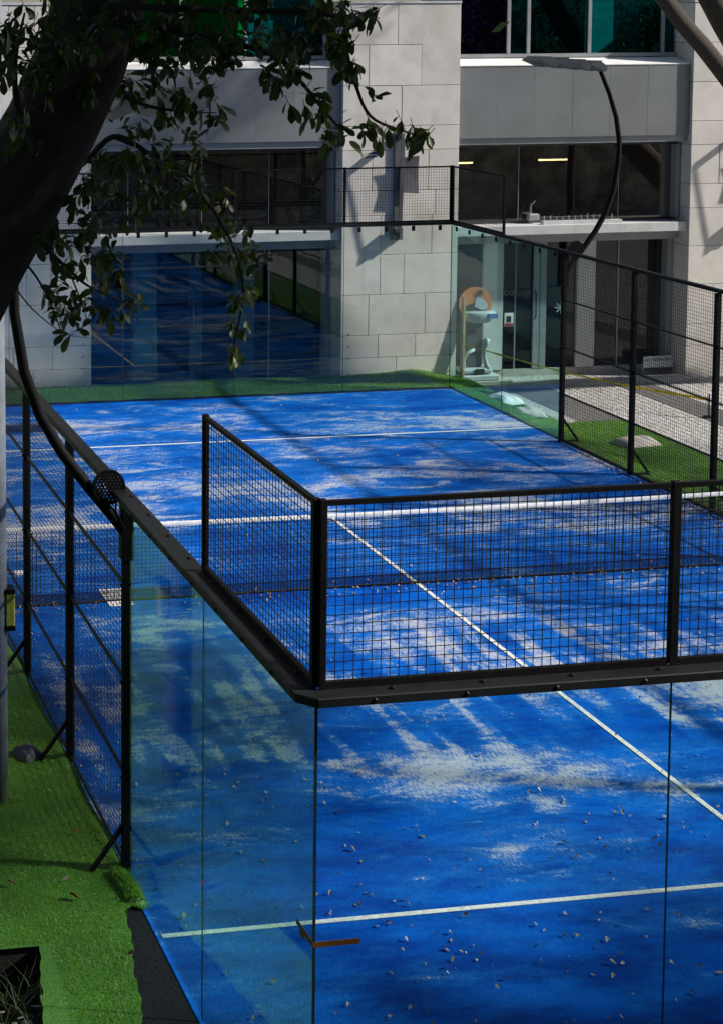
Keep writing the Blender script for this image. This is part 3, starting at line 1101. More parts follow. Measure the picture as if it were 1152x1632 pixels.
    cols = GCOL[bi]
    e = sorted([x0 + 0.02, x1 - 0.02] + [q for cpair in cols for q in cpair] + list(GDOOR[bi]))
    for a, b in zip(e[:-1], e[1:]):
        build(MB().box((a + 0.004, 22.0, -0.118), (b - 0.004, 22.012, 2.378)), 'pane', 'wglass' if bi == 0 else 'eglass', gl_)
    cy = 22.03 if bi == 0 else 21.93
    for a, b in cols:
        build(MB().box((a, cy, -0.118), (b, 22.3, 2.376)), 'column', 'column', gl_, bevel=0.01)
    a, b = GDOOR[bi]
    mid_x = (a + b) / 2
    for u0, u1 in ((a, mid_x - 0.004), (mid_x + 0.004, b)):
        build(MB().box((u0, 22.018 if bi == 0 else 21.95, -0.118), (u1, 22.06 if bi == 0 else 21.998, 2.376)), 'door_frame', 'frame', gl_, bevel=0.006)
    build(MB().tube([(a + 0.04, 21.95, 0.85), (a + 0.04, 21.91, 0.9), (a + 0.04, 21.91, 1.35), (a + 0.04, 21.95, 1.4)], 0.014, 6), 'door_handle', 'dframe', gl_)
    for a in GMUL[bi]:
        if x0 < a < x1:
            build(MB().box((a - 0.012, 21.985, -0.118), (a + 0.012, 22.03, 2.378)), 'mullion', 'frame', gl_)
    build(MB().box((x1 - 0.12, 21.80, -0.30), (x1 - 0.005, 22.05, 2.378)), 'jamb', 'frame', gl_)
# rooms behind the glass
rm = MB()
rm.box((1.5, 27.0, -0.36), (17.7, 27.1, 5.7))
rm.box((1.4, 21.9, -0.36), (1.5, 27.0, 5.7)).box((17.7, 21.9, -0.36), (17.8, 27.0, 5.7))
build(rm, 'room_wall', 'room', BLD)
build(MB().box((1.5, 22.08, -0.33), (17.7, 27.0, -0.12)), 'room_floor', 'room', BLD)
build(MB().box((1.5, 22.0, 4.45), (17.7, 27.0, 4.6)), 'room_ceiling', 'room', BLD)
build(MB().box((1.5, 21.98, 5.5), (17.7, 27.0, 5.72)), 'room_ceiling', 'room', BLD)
top = MB().box((1.0, 22.0, 8.2), (18.5, 30.0, 16.0))
build(top, 'upper_storeys', 'stone', BLD)
build(MB().box((-30, 22.1, -0.36), (1.4, 30, 16.0)), 'wing', 'stone', BLD)
build(MB().box((17.85, 22.4, -0.36), (40, 30, 16.0)), 'wing', 'stone', BLD)

for x0, x1, zz in ((11.60, 12.28, 3.72), (13.72, 14.33, 3.75)):
    t = thing('ceiling_light', ((x0 + x1) / 2, 24, zz), ('glowing warm strip light inside the window at the central pier' if x0 < 12 else 'glowing warm strip light behind the middle window of the right bay'), 'light')
    build(MB().box((x0, 23.98, zz - 0.016), (x1, 24.02, zz + 0.016)), 'tube', 'led', t)
    build(MB().box((x0 + 0.05, 23.97, zz + 0.018), (x1 - 0.05, 24.03, zz + 0.05)), 'housing', 'dframe', t)
    build(MB().bar((x0 + 0.3, 24, zz + 0.05), (x0 + 0.3, 24, 4.45), 0.008), 'hanger', 'dframe', t)
t = thing('glowing_column', (14.4, 23.2, 1.75), 'dim orange column with an added glow behind the ground-floor glass of the right bay', 'lamp')
build(MB().tube([(14.4, 23.2, 1.75), (14.4, 23.2, 1.80), (14.4, 23.2, 2.15), (14.4, 23.2, 2.2)], [0.03, 0.09, 0.09, 0.03], 14), 'shade', 'ember', t, smooth=True)  # orange column; its glow is put into the material
build(MB().bar((14.4, 23.2, 2.2), (14.4, 23.2, 4.45), 0.01), 'cord', 'dframe', t)


def wall_lamp(x, label):
    t = thing('wall_lamp', (x, YF, 2.6), label, 'wall lamp', 'wall lamps on the stone piers')
    build(MB().box((x - 0.07, YF - 0.05, 2.55), (x + 0.07, YF - 0.004, 4.55)), 'spine', 'lamp', t, bevel=0.004)
    build(MB().box((x - 0.15, YF - 0.16, 2.56), (x + 0.06, YF - 0.052, 2.78)), 'gear_box', 'lamp', t, bevel=0.006)
    build(MB().bar((x, YF - 0.05, 4.46), (x - 0.02, YF - 0.30, 4.48), 0.05, 0.12), 'arm', 'lamp', t)
    build(MB().bar((x, YF - 0.16, 2.66), (x, YF - 0.22, 2.66), 0.05, 0.10), 'arm', 'lamp', t)
    # reflector leaning from the top arm to the lower arm
    p = MB()
    nseg = 8
    for q in range(nseg + 1):
        f = q / nseg
        zz = 4.08 - 0.64 * f
        yy = YF - 0.14 + 0.03 * math.sin(f * math.pi)
        for xx in (x + 0.03, x + 0.36):
            p.v.append((xx, yy - 0.012, zz + (0.03 if xx > x + 0.1 else 0) * math.cos(f * 3)))
        for xx in (x + 0.03, x + 0.36):
            p.v.append((xx, yy + 0.004, zz + (0.03 if xx > x + 0.1 else 0) * math.cos(f * 3)))
    for q in range(nseg):
        a = q * 4
        p.f += [(a, a + 1, a + 5, a + 4), (a + 2, a + 6, a + 7, a + 3), (a, a + 4, a + 6, a + 2), (a + 1, a + 3, a + 7, a + 5)]
    build(p, 'reflector', 'lamp', t, smooth=False)
    d = MB()
    d.prism([(x - 0.05, YF - 0.30, 4.44), (x + 0.02, YF - 0.30, 4.44), (x + 0.02, YF - 0.20, 2.62), (x - 0.05, YF - 0.20, 2.62)], (0.0, 0.02, 0))
    build(d, 'lamp_body', 'lamp', t)
    return t


wall_lamp(9.52, 'grey wall lamp with a curved plate on the central stone pier')
wall_lamp(16.45, 'grey wall lamp on the right stone pier beyond the picture edge')

# ------------------------------------------------------------------ things at the entrance
ds = thing('display_stand', (11.2, 21.4, -0.26), 'promotional stand with round orange board and white pedestal beside the entrance', 'display stand')
DX, DY, DZ = 0.25, 0.65, -0.08


def dbox(a, b, name, mat, bevel=0.01, parent=None):
    return build(MB().box((a[0] + DX, a[1] + DY, a[2] + DZ), (b[0] + DX, b[1] + DY, b[2] + DZ)), name, mat, parent or ds, bevel=bevel)


def dp(*p):
    return [(a + DX, b + DY, c_ + DZ) for a, b, c_ in p]


dbox((10.42, 20.50, -0.18), (11.55, 21.06, -0.08), 'base_slab', 'concrete', 0.012)
dbox((10.52, 20.56, -0.078), (11.32, 21.0, 0.03), 'base_step', 'ledge', 0.02)
dbox((10.56, 20.60, 0.032), (11.20, 20.96, 0.16), 'plinth', 'white', 0.045)
dbox((10.84, 20.585, 0.045), (11.02, 20.599, 0.15), 'plaque', 'dark', 0.002)
dbox((10.70, 20.70, 0.162), (11.02, 20.88, 1.06), 'column', 'lamp', 0.02)
build(MB().tube(dp((10.66, 20.70, 0.16), (10.64, 20.70, 0.30), (10.72, 20.69, 0.44), (10.86, 20.69, 0.50)), [0.045, 0.04, 0.035, 0.03], 10), 'bracket', 'white', ds, smooth=True)
build(MB().tube(dp((11.12, 20.68, 0.14), (11.10, 20.68, 0.20), (11.06, 20.68, 0.36), (11.06, 20.68, 0.52), (11.08, 20.68, 0.60), (11.10, 20.68, 0.68), (11.08, 20.68, 0.72)), [0.07, 0.045, 0.03, 0.035, 0.075, 0.06, 0.02], 12), 'support', 'white', ds, smooth=True)
tray = MB()
NR = 28
for rr, zz in ((0.02, 1.00), (0.20, 1.005), (0.30, 1.07), (0.335, 1.15), (0.34, 1.20), (0.325, 1.215), (0.02, 1.21)):
    for j in range(NR):
        a = 2 * math.pi * j / NR
        tray.v.append((10.95 + DX + rr * math.cos(a), 20.74 + DY + rr * 0.5 * math.sin(a), zz + DZ))
for q in range(6):
    for j in range(NR):
        a, b = q * NR + j, q * NR + (j + 1) % NR
        tray.f.append((a, b, b + NR, a + NR))
build(tray, 'tray', 'white', ds, smooth=True)
dbox((11.08, 20.565, 1.10), (11.26, 20.585, 1.19), 'tag', 'bluetag', 0.002)
disc = MB()
disc.prism([(10.92 + DX + 0.325 * math.cos(a), 20.80 + DY, 1.36 + DZ + 0.31 * math.sin(a)) for a in np.linspace(0, 2 * math.pi, 44, endpoint=False)], (0, 0.02, 0))
dd = build(disc, 'round_board', 'orange', ds)


def flat(pts2, y, name, mat, parent):
    mb_ = MB()
    mb_.prism([(a + DX, y + DY, b + DZ) for a, b in pts2], (0, 0.004, 0))
    return build(mb_, name, mat, parent)


ell = lambda cx, cz, rx, rz, n=16: [(cx + rx * math.cos(a), cz + rz * math.sin(a)) for a in np.linspace(0, 2 * math.pi, n, endpoint=False)]
flat([(10.66, 1.215), (11.14, 1.215), (11.10, 1.27), (10.98, 1.30), (10.90, 1.36), (10.78, 1.34), (10.69, 1.27)], 20.794, 'printed_sofa', 'dark', dd)
flat([(10.90, 1.30), (11.05, 1.225), (11.15, 1.25), (11.16, 1.33), (11.10, 1.42), (11.02, 1.47), (10.96, 1.50), (10.92, 1.44)], 20.788, 'printed_shirt', 'white', dd)
flat(ell(11.01, 1.53, 0.045, 0.055), 20.782, 'printed_face', 'skin', dd)
flat(ell(11.00, 1.565, 0.06, 0.045), 20.776, 'printed_hair', 'dark', dd)
pk = MB().bar((10.78, 21.14, -0.10), (10.86, 21.30, 1.44), 0.045, 0.095)
tag(build(pk, 'timber_plank', 'wood', bevel=0.004), 'raw timber plank leaning upright beside the central stone pier', 'plank')
ct = MB()
A_, B_ = Vector((10.84, 21.18, 0.56)), Vector((13.85, 18.1, 0.06))
prev = None
for q in range(25):
    f = q / 24
    p = A_.lerp(B_, f) - Vector((0, 0, 0.10 * math.sin(f * math.pi)))
    if prev:
        ct.bar(prev, p, 0.006, 0.026 + 0.05 * max(0, f - 0.5) + 0.008 * math.sin(q * 1.9), up=(0.3 * math.sin(q * 1.3), 0.2, 1))
    prev = p
tag(build(ct, 'caution_tape', 'ytape'), 'twisted yellow caution tape strung from the timber plank across the paving', 'tape')
st_ = thing('stanchion', (13.85, 18.1, -0.25), 'thin dark post holding the right end of the yellow tape', 'post')
build(MB().tube([(13.85, 18.1, -0.25), (13.85, 18.1, 0.16)], 0.014, 8), 'stem', 'black', st_)
build(MB().tube([(13.85, 18.1, -0.255), (13.85, 18.1, -0.235)], 0.09, 14), 'foot', 'black', st_)
# notices on the glass
gp = tag(build(MB().box((12.12, 22.02, 0.60), (12.40, 22.03, 1.18)), 'green_poster', 'green'), 'green poster behind the entrance door glass', 'poster')
nt_ = thing('door_notice', (12.10, 21.97, 0.74), 'small white and red notice stuck on the entrance glass by the green poster', 'notice')
build(MB().box((12.02, 21.968, 0.72), (12.20, 21.976, 0.98)), 'sheet', 'paper', nt_)
build(MB().box((12.03, 21.962, 0.73), (12.19, 21.967, 0.78)), 'red_bar', 'red', nt_)
build(MB().box((12.06, 21.962, 0.80), (12.15, 21.967, 0.92)), 'picture', 'dark', nt_)


def text_obj(s_, size, loc, mat, name, parent, w=None):
    cu = bpy.data.curves.new(name, 'FONT')
    cu.body = s_
    cu.size = size
    cu.extrude = 0.001
    tmp = bpy.data.objects.new(name, cu)
    COL.objects.link(tmp)
    bpy.context.view_layer.update()
    me = bpy.data.meshes.new_from_object(tmp.evaluated_get(bpy.context.evaluated_depsgraph_get()))
    bpy.data.objects.remove(tmp, do_unlink=True)
    xs_ = [v.co.x for v in me.vertices]
    if w:
        k_ = w / (max(xs_) - min(xs_))
        me.transform(Matrix.Diagonal((k_, 1, 1, 1)))
    me.transform(Matrix.Rotation(math.pi / 2, 4, 'X'))
    me.materials.clear()
    me.materials.append(M[mat])
    return place(me, name, parent, loc)


ns = thing('warning_sign', (14.98, 21.9, -0.12), 'white rectangular no trespassing sign low on the glass beside the right pier', 'sign')
build(MB().box((14.72, 21.62, -0.20), (15.33, 21.64, 0.10)), 'board', 'paper', ns)
build(MB().box((14.73, 21.610, -0.195), (15.32, 21.618, -0.12)), 'lower_band', 'dframe', ns)
text_obj('NO TRESPASSING', 0.085, (14.75, 21.612, 0.005), 'dark', 'lettering', ns, 0.55)
text_obj('CO', 0.13, (12.0, 21.98, 1.32), 'frame', 'glass_lettering', BLD, 0.2)
star = MB()
for a in range(4):
    an = a * math.pi / 4
    star.bar((13.18 - 0.12 * math.cos(an), 21.985 - a * 0.0012, 1.05 - 0.12 * math.sin(an)), (13.18 + 0.12 * math.cos(an), 21.985 - a * 0.0012, 1.05 + 0.12 * math.sin(an)), 0.001, 0.02, up=(-math.sin(an), 0, math.cos(an)))
tag(build(star, 'star_decal', 'paper'), 'pale star-shaped decal on the entrance door glass', 'decal')


def sandbag(loc, sx, sy, sz, mat, label, rz=0.0, seed=0):
    me = bpy.data.meshes.new('sandbag')
    bm = bmesh.new()
    bmesh.ops.create_grid(bm, x_segments=18, y_segments=14, size=1.0)
    top_ = []
    r = random.Random(seed)
    ph = [r.uniform(0, 6) for _ in range(4)]
    for v in bm.verts:
        x, y = v.co.x, v.co.y
        h = (max(0, 1 - abs(x) ** 3.5) * max(0, 1 - abs(y) ** 3.5)) ** 0.6
        h *= 1 + 0.13 * math.sin(x * 4 + ph[0]) * math.cos(y * 3 + ph[1]) + 0.07 * math.sin(x * 9 + ph[2])
        k_ = 1 - 0.05 * math.sin(y * 3 + ph[3])
        v.co = (x * sx / 2 * k_, y * sy / 2, h * sz)
    ext = bmesh.ops.extrude_face_region(bm, geom=bm.faces[:])
    for e in ext['geom']:
        if isinstance(e, bmesh.types.BMVert):
            e.co.z = -0.006
    bmesh.ops.recalc_face_normals(bm, faces=bm.faces[:])
    bm.to_mesh(me)
    bm.free()
    me.polygons.foreach_set('use_smooth', [True] * len(me.polygons))
    me.materials.append(M[mat])
    o_ = place(me, 'sandbag', None, loc)
    o_.rotation_euler.z = rz
    return tag(o_, label, 'sandbag')


sandbag((10.76, 19.45, -0.15), 0.48, 0.55, 0.14, 'bagw', 'plump white sandbag on the turf by the display stand', 0.3, 1)
sandbag((10.70, 18.42, -0.13), 0.50, 0.50, 0.10, 'bag', 'grey sandbag on the turf edge outside the far glass corner', -0.2, 2)
sandbag((11.58, 16.52, -0.222), 0.68, 0.46, 0.10, 'bag', 'flat pale sandbag lying alone on the right turf strip', 0.12, 3)
sandbag((-0.36, 6.12, 0.02), 0.20, 0.26, 0.09, 'dbag', 'small dark weight bag on the foot of the left fence brace', 0.4, 4)

# ------------------------------------------------------------------ grey pole at the left edge
gp_ = thing('lamp_post', (-0.80, 5.35, 0), 'grey painted metal post at the left edge with a yellow-green box', 'post')
build(MB().tube([(-0.80, 5.35, 0.0), (-0.80, 5.35, 3), (-0.80, 5.35, 9.0)], [0.125, 0.118, 0.09], 20), 'shaft', 'galv', gp_, smooth=True)
bx_ = build(MB().box((-0.70, 5.26, 1.52), (-0.625, 5.40, 1.80)), 'box', 'yellow', gp_, bevel=0.008)
for z0 in (1.80, 1.485):
    build(MB().box((-0.705, 5.255, z0), (-0.622, 5.405, z0 + 0.034)), 'box_band', 'black', gp_)

# papers under the net
pa = MB().box((1.30, 9.84, 0.004), (1.58, 10.42, 0.010))
tag(build(pa, 'white_mat', 'paper'), 'white square mat on the court floor under the net near the left fence', 'mat')
tag(build(MB().box((0.46, 11.10, 0.004), (0.60, 11.26, 0.009)), 'paper_scrap', 'paper'), 'small white paper scrap behind the net at the left fence', 'paper')

# ------------------------------------------------------------------ leaves and trees
def leaf_mesh(name, L, W, mat, seed, curl=0.25, fold=0.25):
    r = random.Random(seed)
    prof = [(0.0, 0.04), (0.14, 0.22), (0.34, 0.62), (0.56, 0.95), (0.74, 1.0), (0.90, 0.68), (1.0, 0.08)]
    mb_ = MB()
    for t_, w in prof:
        z = -curl * L * t_ * t_ + r.uniform(-0.01, 0.01) * L
        y = t_ * L
        hw = w * W / 2
        mb_.v += [(-hw, y, z + fold * hw), (0, y, z), (hw, y, z + fold * hw * r.uniform(0.6, 1.2))]
    for q in range(len(prof) - 1):
        a = q * 3
        mb_.f += [(a, a + 1, a + 4, a + 3), (a + 1, a + 2, a + 5, a + 4)]
    return to_mesh(mb_, name, mat, (0, 0, 0), smooth=True)


LEAVES = [leaf_mesh('leaf', 0.105, 0.046, 'leaf', 1), leaf_mesh('leaf', 0.09, 0.044, 'leaf', 2, 0.1, 0.4), leaf_mesh('leaf', 0.12, 0.048, 'leaf', 3, 0.4, 0.15), leaf_mesh('leaf', 0.075, 0.036, 'leaf', 4, 0.0, 0.3)]


def mesh_arrays(me):
    V = np.empty(len(me.vertices) * 3, np.float32)
    me.vertices.foreach_get('co', V)
    F = np.array([list(p.vertices) for p in me.polygons])
    return V.reshape(-1, 3), F


LEAF_ARR = [mesh_arrays(m_) for m_ in LEAVES]


def join_leaves(name, mats, kinds, mat):
    Vs, Fs, off = [], [], 0
    for Mx, k_ in zip(mats, kinds):
        V, F = LEAF_ARR[k_]
        A = np.array(Mx)
        Vs.append(V @ A[:3, :3].T + A[:3, 3])
        Fs.append(F + off)
        off += len(V)
    return fast_mesh(name, np.concatenate(Vs), np.concatenate(Fs), mat, True)


oak = thing('oak_tree', (-2.7, 2.0, -0.3), 'large dark leaning tree whose trunk and leaves fill the upper left corner', 'tree')
tr_ = [(-3.3, 1.8, -0.35), (-3.1, 1.5, 1.2), (-2.75, 1.0, 2.9), (-2.25, 0.45, 4.2)] + [tuple(pt(u, v, 0.0)) for u, v in ((-30, 400), (28, 300), (82, 200), (128, 100), (160, 0))] + [(-0.95, -0.1, 7.3), (-0.6, -0.4, 8.4), (0.1, -0.6, 9.4)]
tb = MB().tube(tr_, [0.36, 0.31, 0.28, 0.255, 0.245, 0.24, 0.235, 0.23, 0.225, 0.2, 0.15, 0.08], 22, wob=0.05, rng=random.Random(5))
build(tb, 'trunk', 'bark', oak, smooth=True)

BR = [  # branches through the picture: pixel path, depth, radii
    ([(110, 40), (230, 40), (330, 62), (430, 85), (475, 125), (520, 180), (548, 212)], -0.6, 0.028),
    ([(170, 10), (330, 15), (470, 20), (545, 30), (552, 80), (566, 132), (590, 185), (640, 208), (690, 222)], -0.9, 0.022),
    ([(100, 150), (180, 150), (240, 170), (300, 178), (345, 180)], 0.3, 0.02),
    ([(60, 290), (130, 262), (180, 218), (230, 240), (280, 285), (330, 320), (375, 400), (388, 470), (375, 540), (372, 598)], 0.6, 0.024),
    ([(180, 218), (260, 250), (320, 262), (365, 330)], 0.9, 0.014),
    ([(20, 380), (70, 395), (110, 430), (140, 455), (190, 480), (222, 512)], 0.2, 0.016),
    ([(20, 400), (50, 430), (75, 470), (95, 520), (98, 540)], -0.2, 0.010),
    ([(22, 455), (50, 490), (82, 518), (110, 534), (146, 539)], 0.4, 0.006),
    ([(110, 430), (130, 480), (146, 520), (190, 555)], 0.5, 0.007),
    ([(60, 240), (30, 180), (25, 100), (40, 20)], -0.5, 0.03),
    ([(385, 410), (415, 400), (425, 420)], 0.6, 0.008),
    ([(545, 30), (580, 20), (605, 30)], -0.9, 0.008),
    ([(300, 60), (330, 130), (335, 180), (330, 215)], -0.4, 0.010),
]
def smooth_path(P, k=5):
    out_ = []
    for q in range(len(P) - 1):
        p0, p1, p2, p3 = P[max(q - 1, 0)], P[q], P[q + 1], P[min(q + 2, len(P) - 1)]
        for j_ in range(k):
            f_ = j_ / k
            out_.append(0.5 * ((2 * p1) + (p2 - p0) * f_ + (2 * p0 - 5 * p1 + 4 * p2 - p3) * f_ ** 2 + (3 * p1 - p0 - 3 * p2 + p3) * f_ ** 3))
    return out_ + [P[-1]]


for path, Y, r0 in BR:
    P = [pt(u, v, Y + 0.12 * math.sin(q * 1.7)) for q, (u, v) in enumerate(path)]
    P = smooth_path(P)
    n_ = len(P)
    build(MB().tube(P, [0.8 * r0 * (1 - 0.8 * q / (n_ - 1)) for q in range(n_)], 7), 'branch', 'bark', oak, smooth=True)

CL = [  # leaf clusters: centre, half size (pixels), rosettes, depth
    (60, 60, 62, 70, 34, -0.6), (25, 150, 30, 60, 12, -0.5), (40, 230, 40, 40, 9, -0.4), (150, 40, 80, 50, 26, -0.7), (110, 130, 60, 50, 10, -0.5),
    (260, 60, 60, 40, 26, -0.6), (340, 80, 55, 32, 22, -0.7), (430, 70, 45, 30, 13, -0.8), (300, 105, 50, 16, 9, -0.5), (470, 85, 35, 30, 9, -0.8), (270, 10, 40, 14, 6, -0.6), (400, 8, 60, 12, 8, -0.8),
    (545, 45, 30, 45, 12, -0.9), (560, 105, 18, 30, 6, -0.9), (595, 25, 22, 16, 4, -0.9), (500, 22, 34, 22, 7, -0.9),
    (440, 130, 25, 22, 6, -0.6), (490, 165, 28, 32, 7, -0.6), (530, 210, 24, 22, 5, -0.6), (470, 110, 20, 14, 3, -0.7),
    (612, 205, 34, 22, 6, -0.9), (668, 217, 28, 12, 5, -0.9), (600, 155, 10, 8, 1, -0.9), (585, 245, 10, 8, 1, -0.9),
    (230, 130, 32, 40, 12, 0.2), (270, 170, 50, 26, 12, 0.3), (330, 180, 26, 18, 4, 0.3), (330, 125, 22, 18, 4, -0.4), (235, 200, 40, 22, 7, 0.4),
    (215, 250, 55, 26, 12, 0.6), (290, 240, 40, 30, 8, 0.8), (240, 300, 60, 40, 20, 0.6), (320, 300, 45, 35, 12, 0.8), (190, 330, 40, 30, 9, 0.5),
    (350, 345, 26, 28, 6, 0.7), (375, 390, 30, 30, 9, 0.6), (415, 395, 20, 24, 4, 0.6), (385, 450, 24, 28, 6, 0.6), (375, 510, 18, 30, 5, 0.6), (372, 570, 10, 30, 3, 0.6), (345, 410, 14, 20, 2, 0.6),
    (110, 350, 45, 40, 14, 0.0), (75, 390, 30, 26, 8, 0.0), (125, 410, 35, 40, 12, 0.2), (100, 460, 34, 40, 9, 0.1), (130, 500, 26, 26, 5, 0.3), (160, 400, 25, 30, 6, 0.3), (75, 480, 16, 18, 2, -0.2),
    (190, 450, 30, 20, 4, 0.2), (195, 495, 34, 22, 6, 0.2), (98, 528, 10, 8, 1, -0.2), (150, 290, 26, 40, 8, 0.3),
]
lm, lk = [], []
rg = random.Random(21)
tw = MB()
for cx, cy, rx, ry, nr, Y in CL:
    for q in range(nr):
        a, rr = rg.uniform(0, 2 * math.pi), math.sqrt(rg.random())
        u, v = cx + rx * rr * math.cos(a), cy + ry * rr * math.sin(a)
        P = pt(u, v, Y + rg.uniform(-0.35, 0.35))
        d = Vector((rg.uniform(-0.6, 0.8), rg.uniform(-0.6, 0.6), rg.uniform(-0.9, 0.35))).normalized()
        tw.tube([P - d * 0.06 + Vector((0, 0, 0.006)), P - d * 0.03, P + d * 0.01], [0.0018, 0.0016, 0.0012], 4, caps=False)
        nl = rg.randint(4, 7)
        side = d.orthogonal().normalized()
        for k_ in range(nl):
            ang = k_ * 2.4 + rg.uniform(-0.4, 0.4)
            ax = Matrix.Rotation(ang, 3, d) @ side
            sp = rg.uniform(0.35, 1.25)
            ld = (d * math.cos(sp) + ax * math.sin(sp) + Vector((0, 0, -0.25))).normalized()
            nrm = (Vector((0, 0, 1)) - ld * ld.z)
            if nrm.length < 0.1:
                nrm = ld.orthogonal()
            nrm = (Matrix.Rotation(rg.uniform(-0.9, 0.9), 3, ld) @ nrm.normalized())
            xa = ld.cross(nrm).normalized()
            sc = rg.uniform(0.5, 0.95)
            base = P - d * (0.05 * k_ / nl)
            Mx = Matrix(((xa.x * sc, ld.x * sc, nrm.x * sc, base.x), (xa.y * sc, ld.y * sc, nrm.y * sc, base.y), (xa.z * sc, ld.z * sc, nrm.z * sc, base.z), (0, 0, 0, 1)))
            lm.append(Mx)
            lk.append(rg.randrange(4))
build(tw, 'twigs', 'bark', oak)
stuff(bpy.data.objects['twigs'])
order = list(range(len(lm)))
rg.shuffle(order)
# the leaves that stand free of the mass are parts of their own
free = [q for q in order if True][:300]
fs = set(free)
org = WP[oak.name]
for q in free:
    o_ = bpy.data.objects.new('leaf', LEAVES[lk[q]])
    COL.objects.link(o_)
    o_.parent = oak
    mm = lm[q].copy()
    mm.translation = mm.translation - org
    o_.matrix_local = mm
rest = [q for q in range(len(lm)) if q not in fs]
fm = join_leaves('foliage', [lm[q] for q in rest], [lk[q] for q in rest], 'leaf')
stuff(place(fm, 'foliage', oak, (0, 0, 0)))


def crown_mesh(name, seed, rx, ry, rz, clumps, per, size, mat, spread=0.55):
    r = np.random.default_rng(seed)
    d = r.normal(size=(clumps, 3))
    d /= np.linalg.norm(d, axis=1, keepdims=True)
    rad = r.uniform(0.25, 1.0, (clumps, 1)) ** 0.5
    C = d * rad * np.array([rx, ry, rz])
    n = clumps * per
    P = np.repeat(C, per, 0) + r.normal(size=(n, 3)) * spread * np.array([1, 1, 0.6])
    u = r.normal(size=(n, 3))
    u /= np.linalg.norm(u, axis=1, keepdims=True)
    w = np.cross(u, r.normal(size=(n, 3)))
    w /= np.linalg.norm(w, axis=1, keepdims=True)
    s_ = size * r.uniform(0.6, 1.3, (n, 1))
    V = np.empty((n * 4, 3))
    V[0::4] = P - u * s_ * 0.5
    V[1::4] = P + w * s_ * 0.25
    V[2::4] = P + u * s_ * 0.5
    V[3::4] = P - w * s_ * 0.25
    return fast_mesh(name, V, np.arange(n * 4).reshape(-1, 4), mat)


stuff(place(crown_mesh('crown', 31, 2.6, 2.2, 1.1, 60, 130, 0.13, 'leafy', 0.45), 'crown', oak, (1.8, -0.9, 8.4)))
stuff(place(crown_mesh('crown', 34, 3.2, 2.4, 0.8, 60, 140, 0.14, 'leafy', 0.45), 'crown', oak, (0.4, 0.2, 7.95)))
stuff(place(crown_mesh('crown', 32, 2.2, 2.4, 0.9, 40, 130, 0.13, 'leafy', 0.45), 'crown', oak, (-2.2, 0.2, 8.3)))

# ringed tree at the right whose two limbs cross the top corner
lt = thing('plane_tree', (17.9, 20.7, -0.26), 'tree with two bare grey-brown limbs crossing the upper right corner', 'tree')
build(MB().tube([(17.9, 20.7, -0.3), (17.6, 20.4, 1.3), (17.0, 19.8, 2.8), (16.1, 18.95, 4.0)], [0.34, 0.30, 0.28, 0.27], 16, wob=0.04, rng=random.Random(3)), 'trunk', 'bark2', lt, smooth=True)
build(MB().tube([(16.15, 18.9, 3.9), (15.4, 18.8, 4.8)] + [tuple(pt(u, v, 18.7)) for u, v in ((1162, 128), (1120, 75), (1085, 35), (1050, -12))] + [(12.3, 18.6, 7.8), (11.4, 18.4, 8.8)], [0.22, 0.18, 0.155, 0.145, 0.14, 0.135, 0.11, 0.05], 14, wob=0.05, rng=random.Random(4)), 'limb', 'bark2', lt, smooth=True)
build(MB().tube([(16.1, 18.95, 4.0), (15.7, 19.0, 5.0)] + [tuple(pt(u, v, 19.1)) for u, v in ((1190, 95), (1155, 38), (1128, -12))] + [(13.6, 19.0, 8.0), (13.2, 18.9, 9.0)], [0.27, 0.25, 0.23, 0.215, 0.205, 0.14, 0.05], 14, wob=0.05, rng=random.Random(6)), 'limb', 'bark2', lt, smooth=True)
stuff(place(crown_mesh('crown', 33, 2.0, 1.4, 1.0, 22, 110, 0.15, 'leafy', 0.45), 'crown', lt, (12.2, 18.7, 9.9)))

# trees right of and behind the camera: they shade the near court and stand in the window reflections
CR = [crown_mesh('crown', 41, 2.9, 2.9, 2.1, 70, 130, 0.17, 'leafy', 0.5), crown_mesh('crown', 42, 3.3, 2.6, 1.9, 46, 120, 0.17, 'leafy', 0.5)]
TRUNK = to_mesh(MB().tube([(0, 0, 0), (0.05, 0.02, 1.5), (-0.05, 0.05, 3.2), (0.1, 0, 5.0), (0.1, 0, 6.5)], [0.24, 0.19, 0.17, 0.14, 0.05], 12, wob=0.05, rng=random.Random(8)), 'trunk', 'bark', (0, 0, 0), True)
spots = [(13.0, -3.0, 0, 7.0, 0, 'right of the near end wall'), (16.8, -2.4, 0, 7.2, 1, 'further right of the near end wall'), (8.0, -5.2, 0, 6.8, 1, 'behind the near end wall'),
         (10.6, 2.9, -0.2, 7.9, 1, 'by the near right corner of the court'), (2.4, -5.2, 4.7, 10.4, 0, 'over the terrace beside the camera'),
         (18.9, 11.4, -0.2, 5.6, 1, 'on the plaza right of the far court')]
for q, (x, y, z0, zc, k_, where) in enumerate(spots):
    t = thing('shade_tree', (x, y, z0 - 0.3), 'leafy shade tree standing ' + where, 'tree', 'shade trees around the near court')
    tk = place(TRUNK, 'trunk', t, (x, y, z0 - 0.3))
    tk.scale = (0.5, 0.5, 1.0)
    cr = place(CR[k_], 'crown', t, (x, y, zc))
    cr.rotation_euler.z = q * 1.3
    stuff(cr)
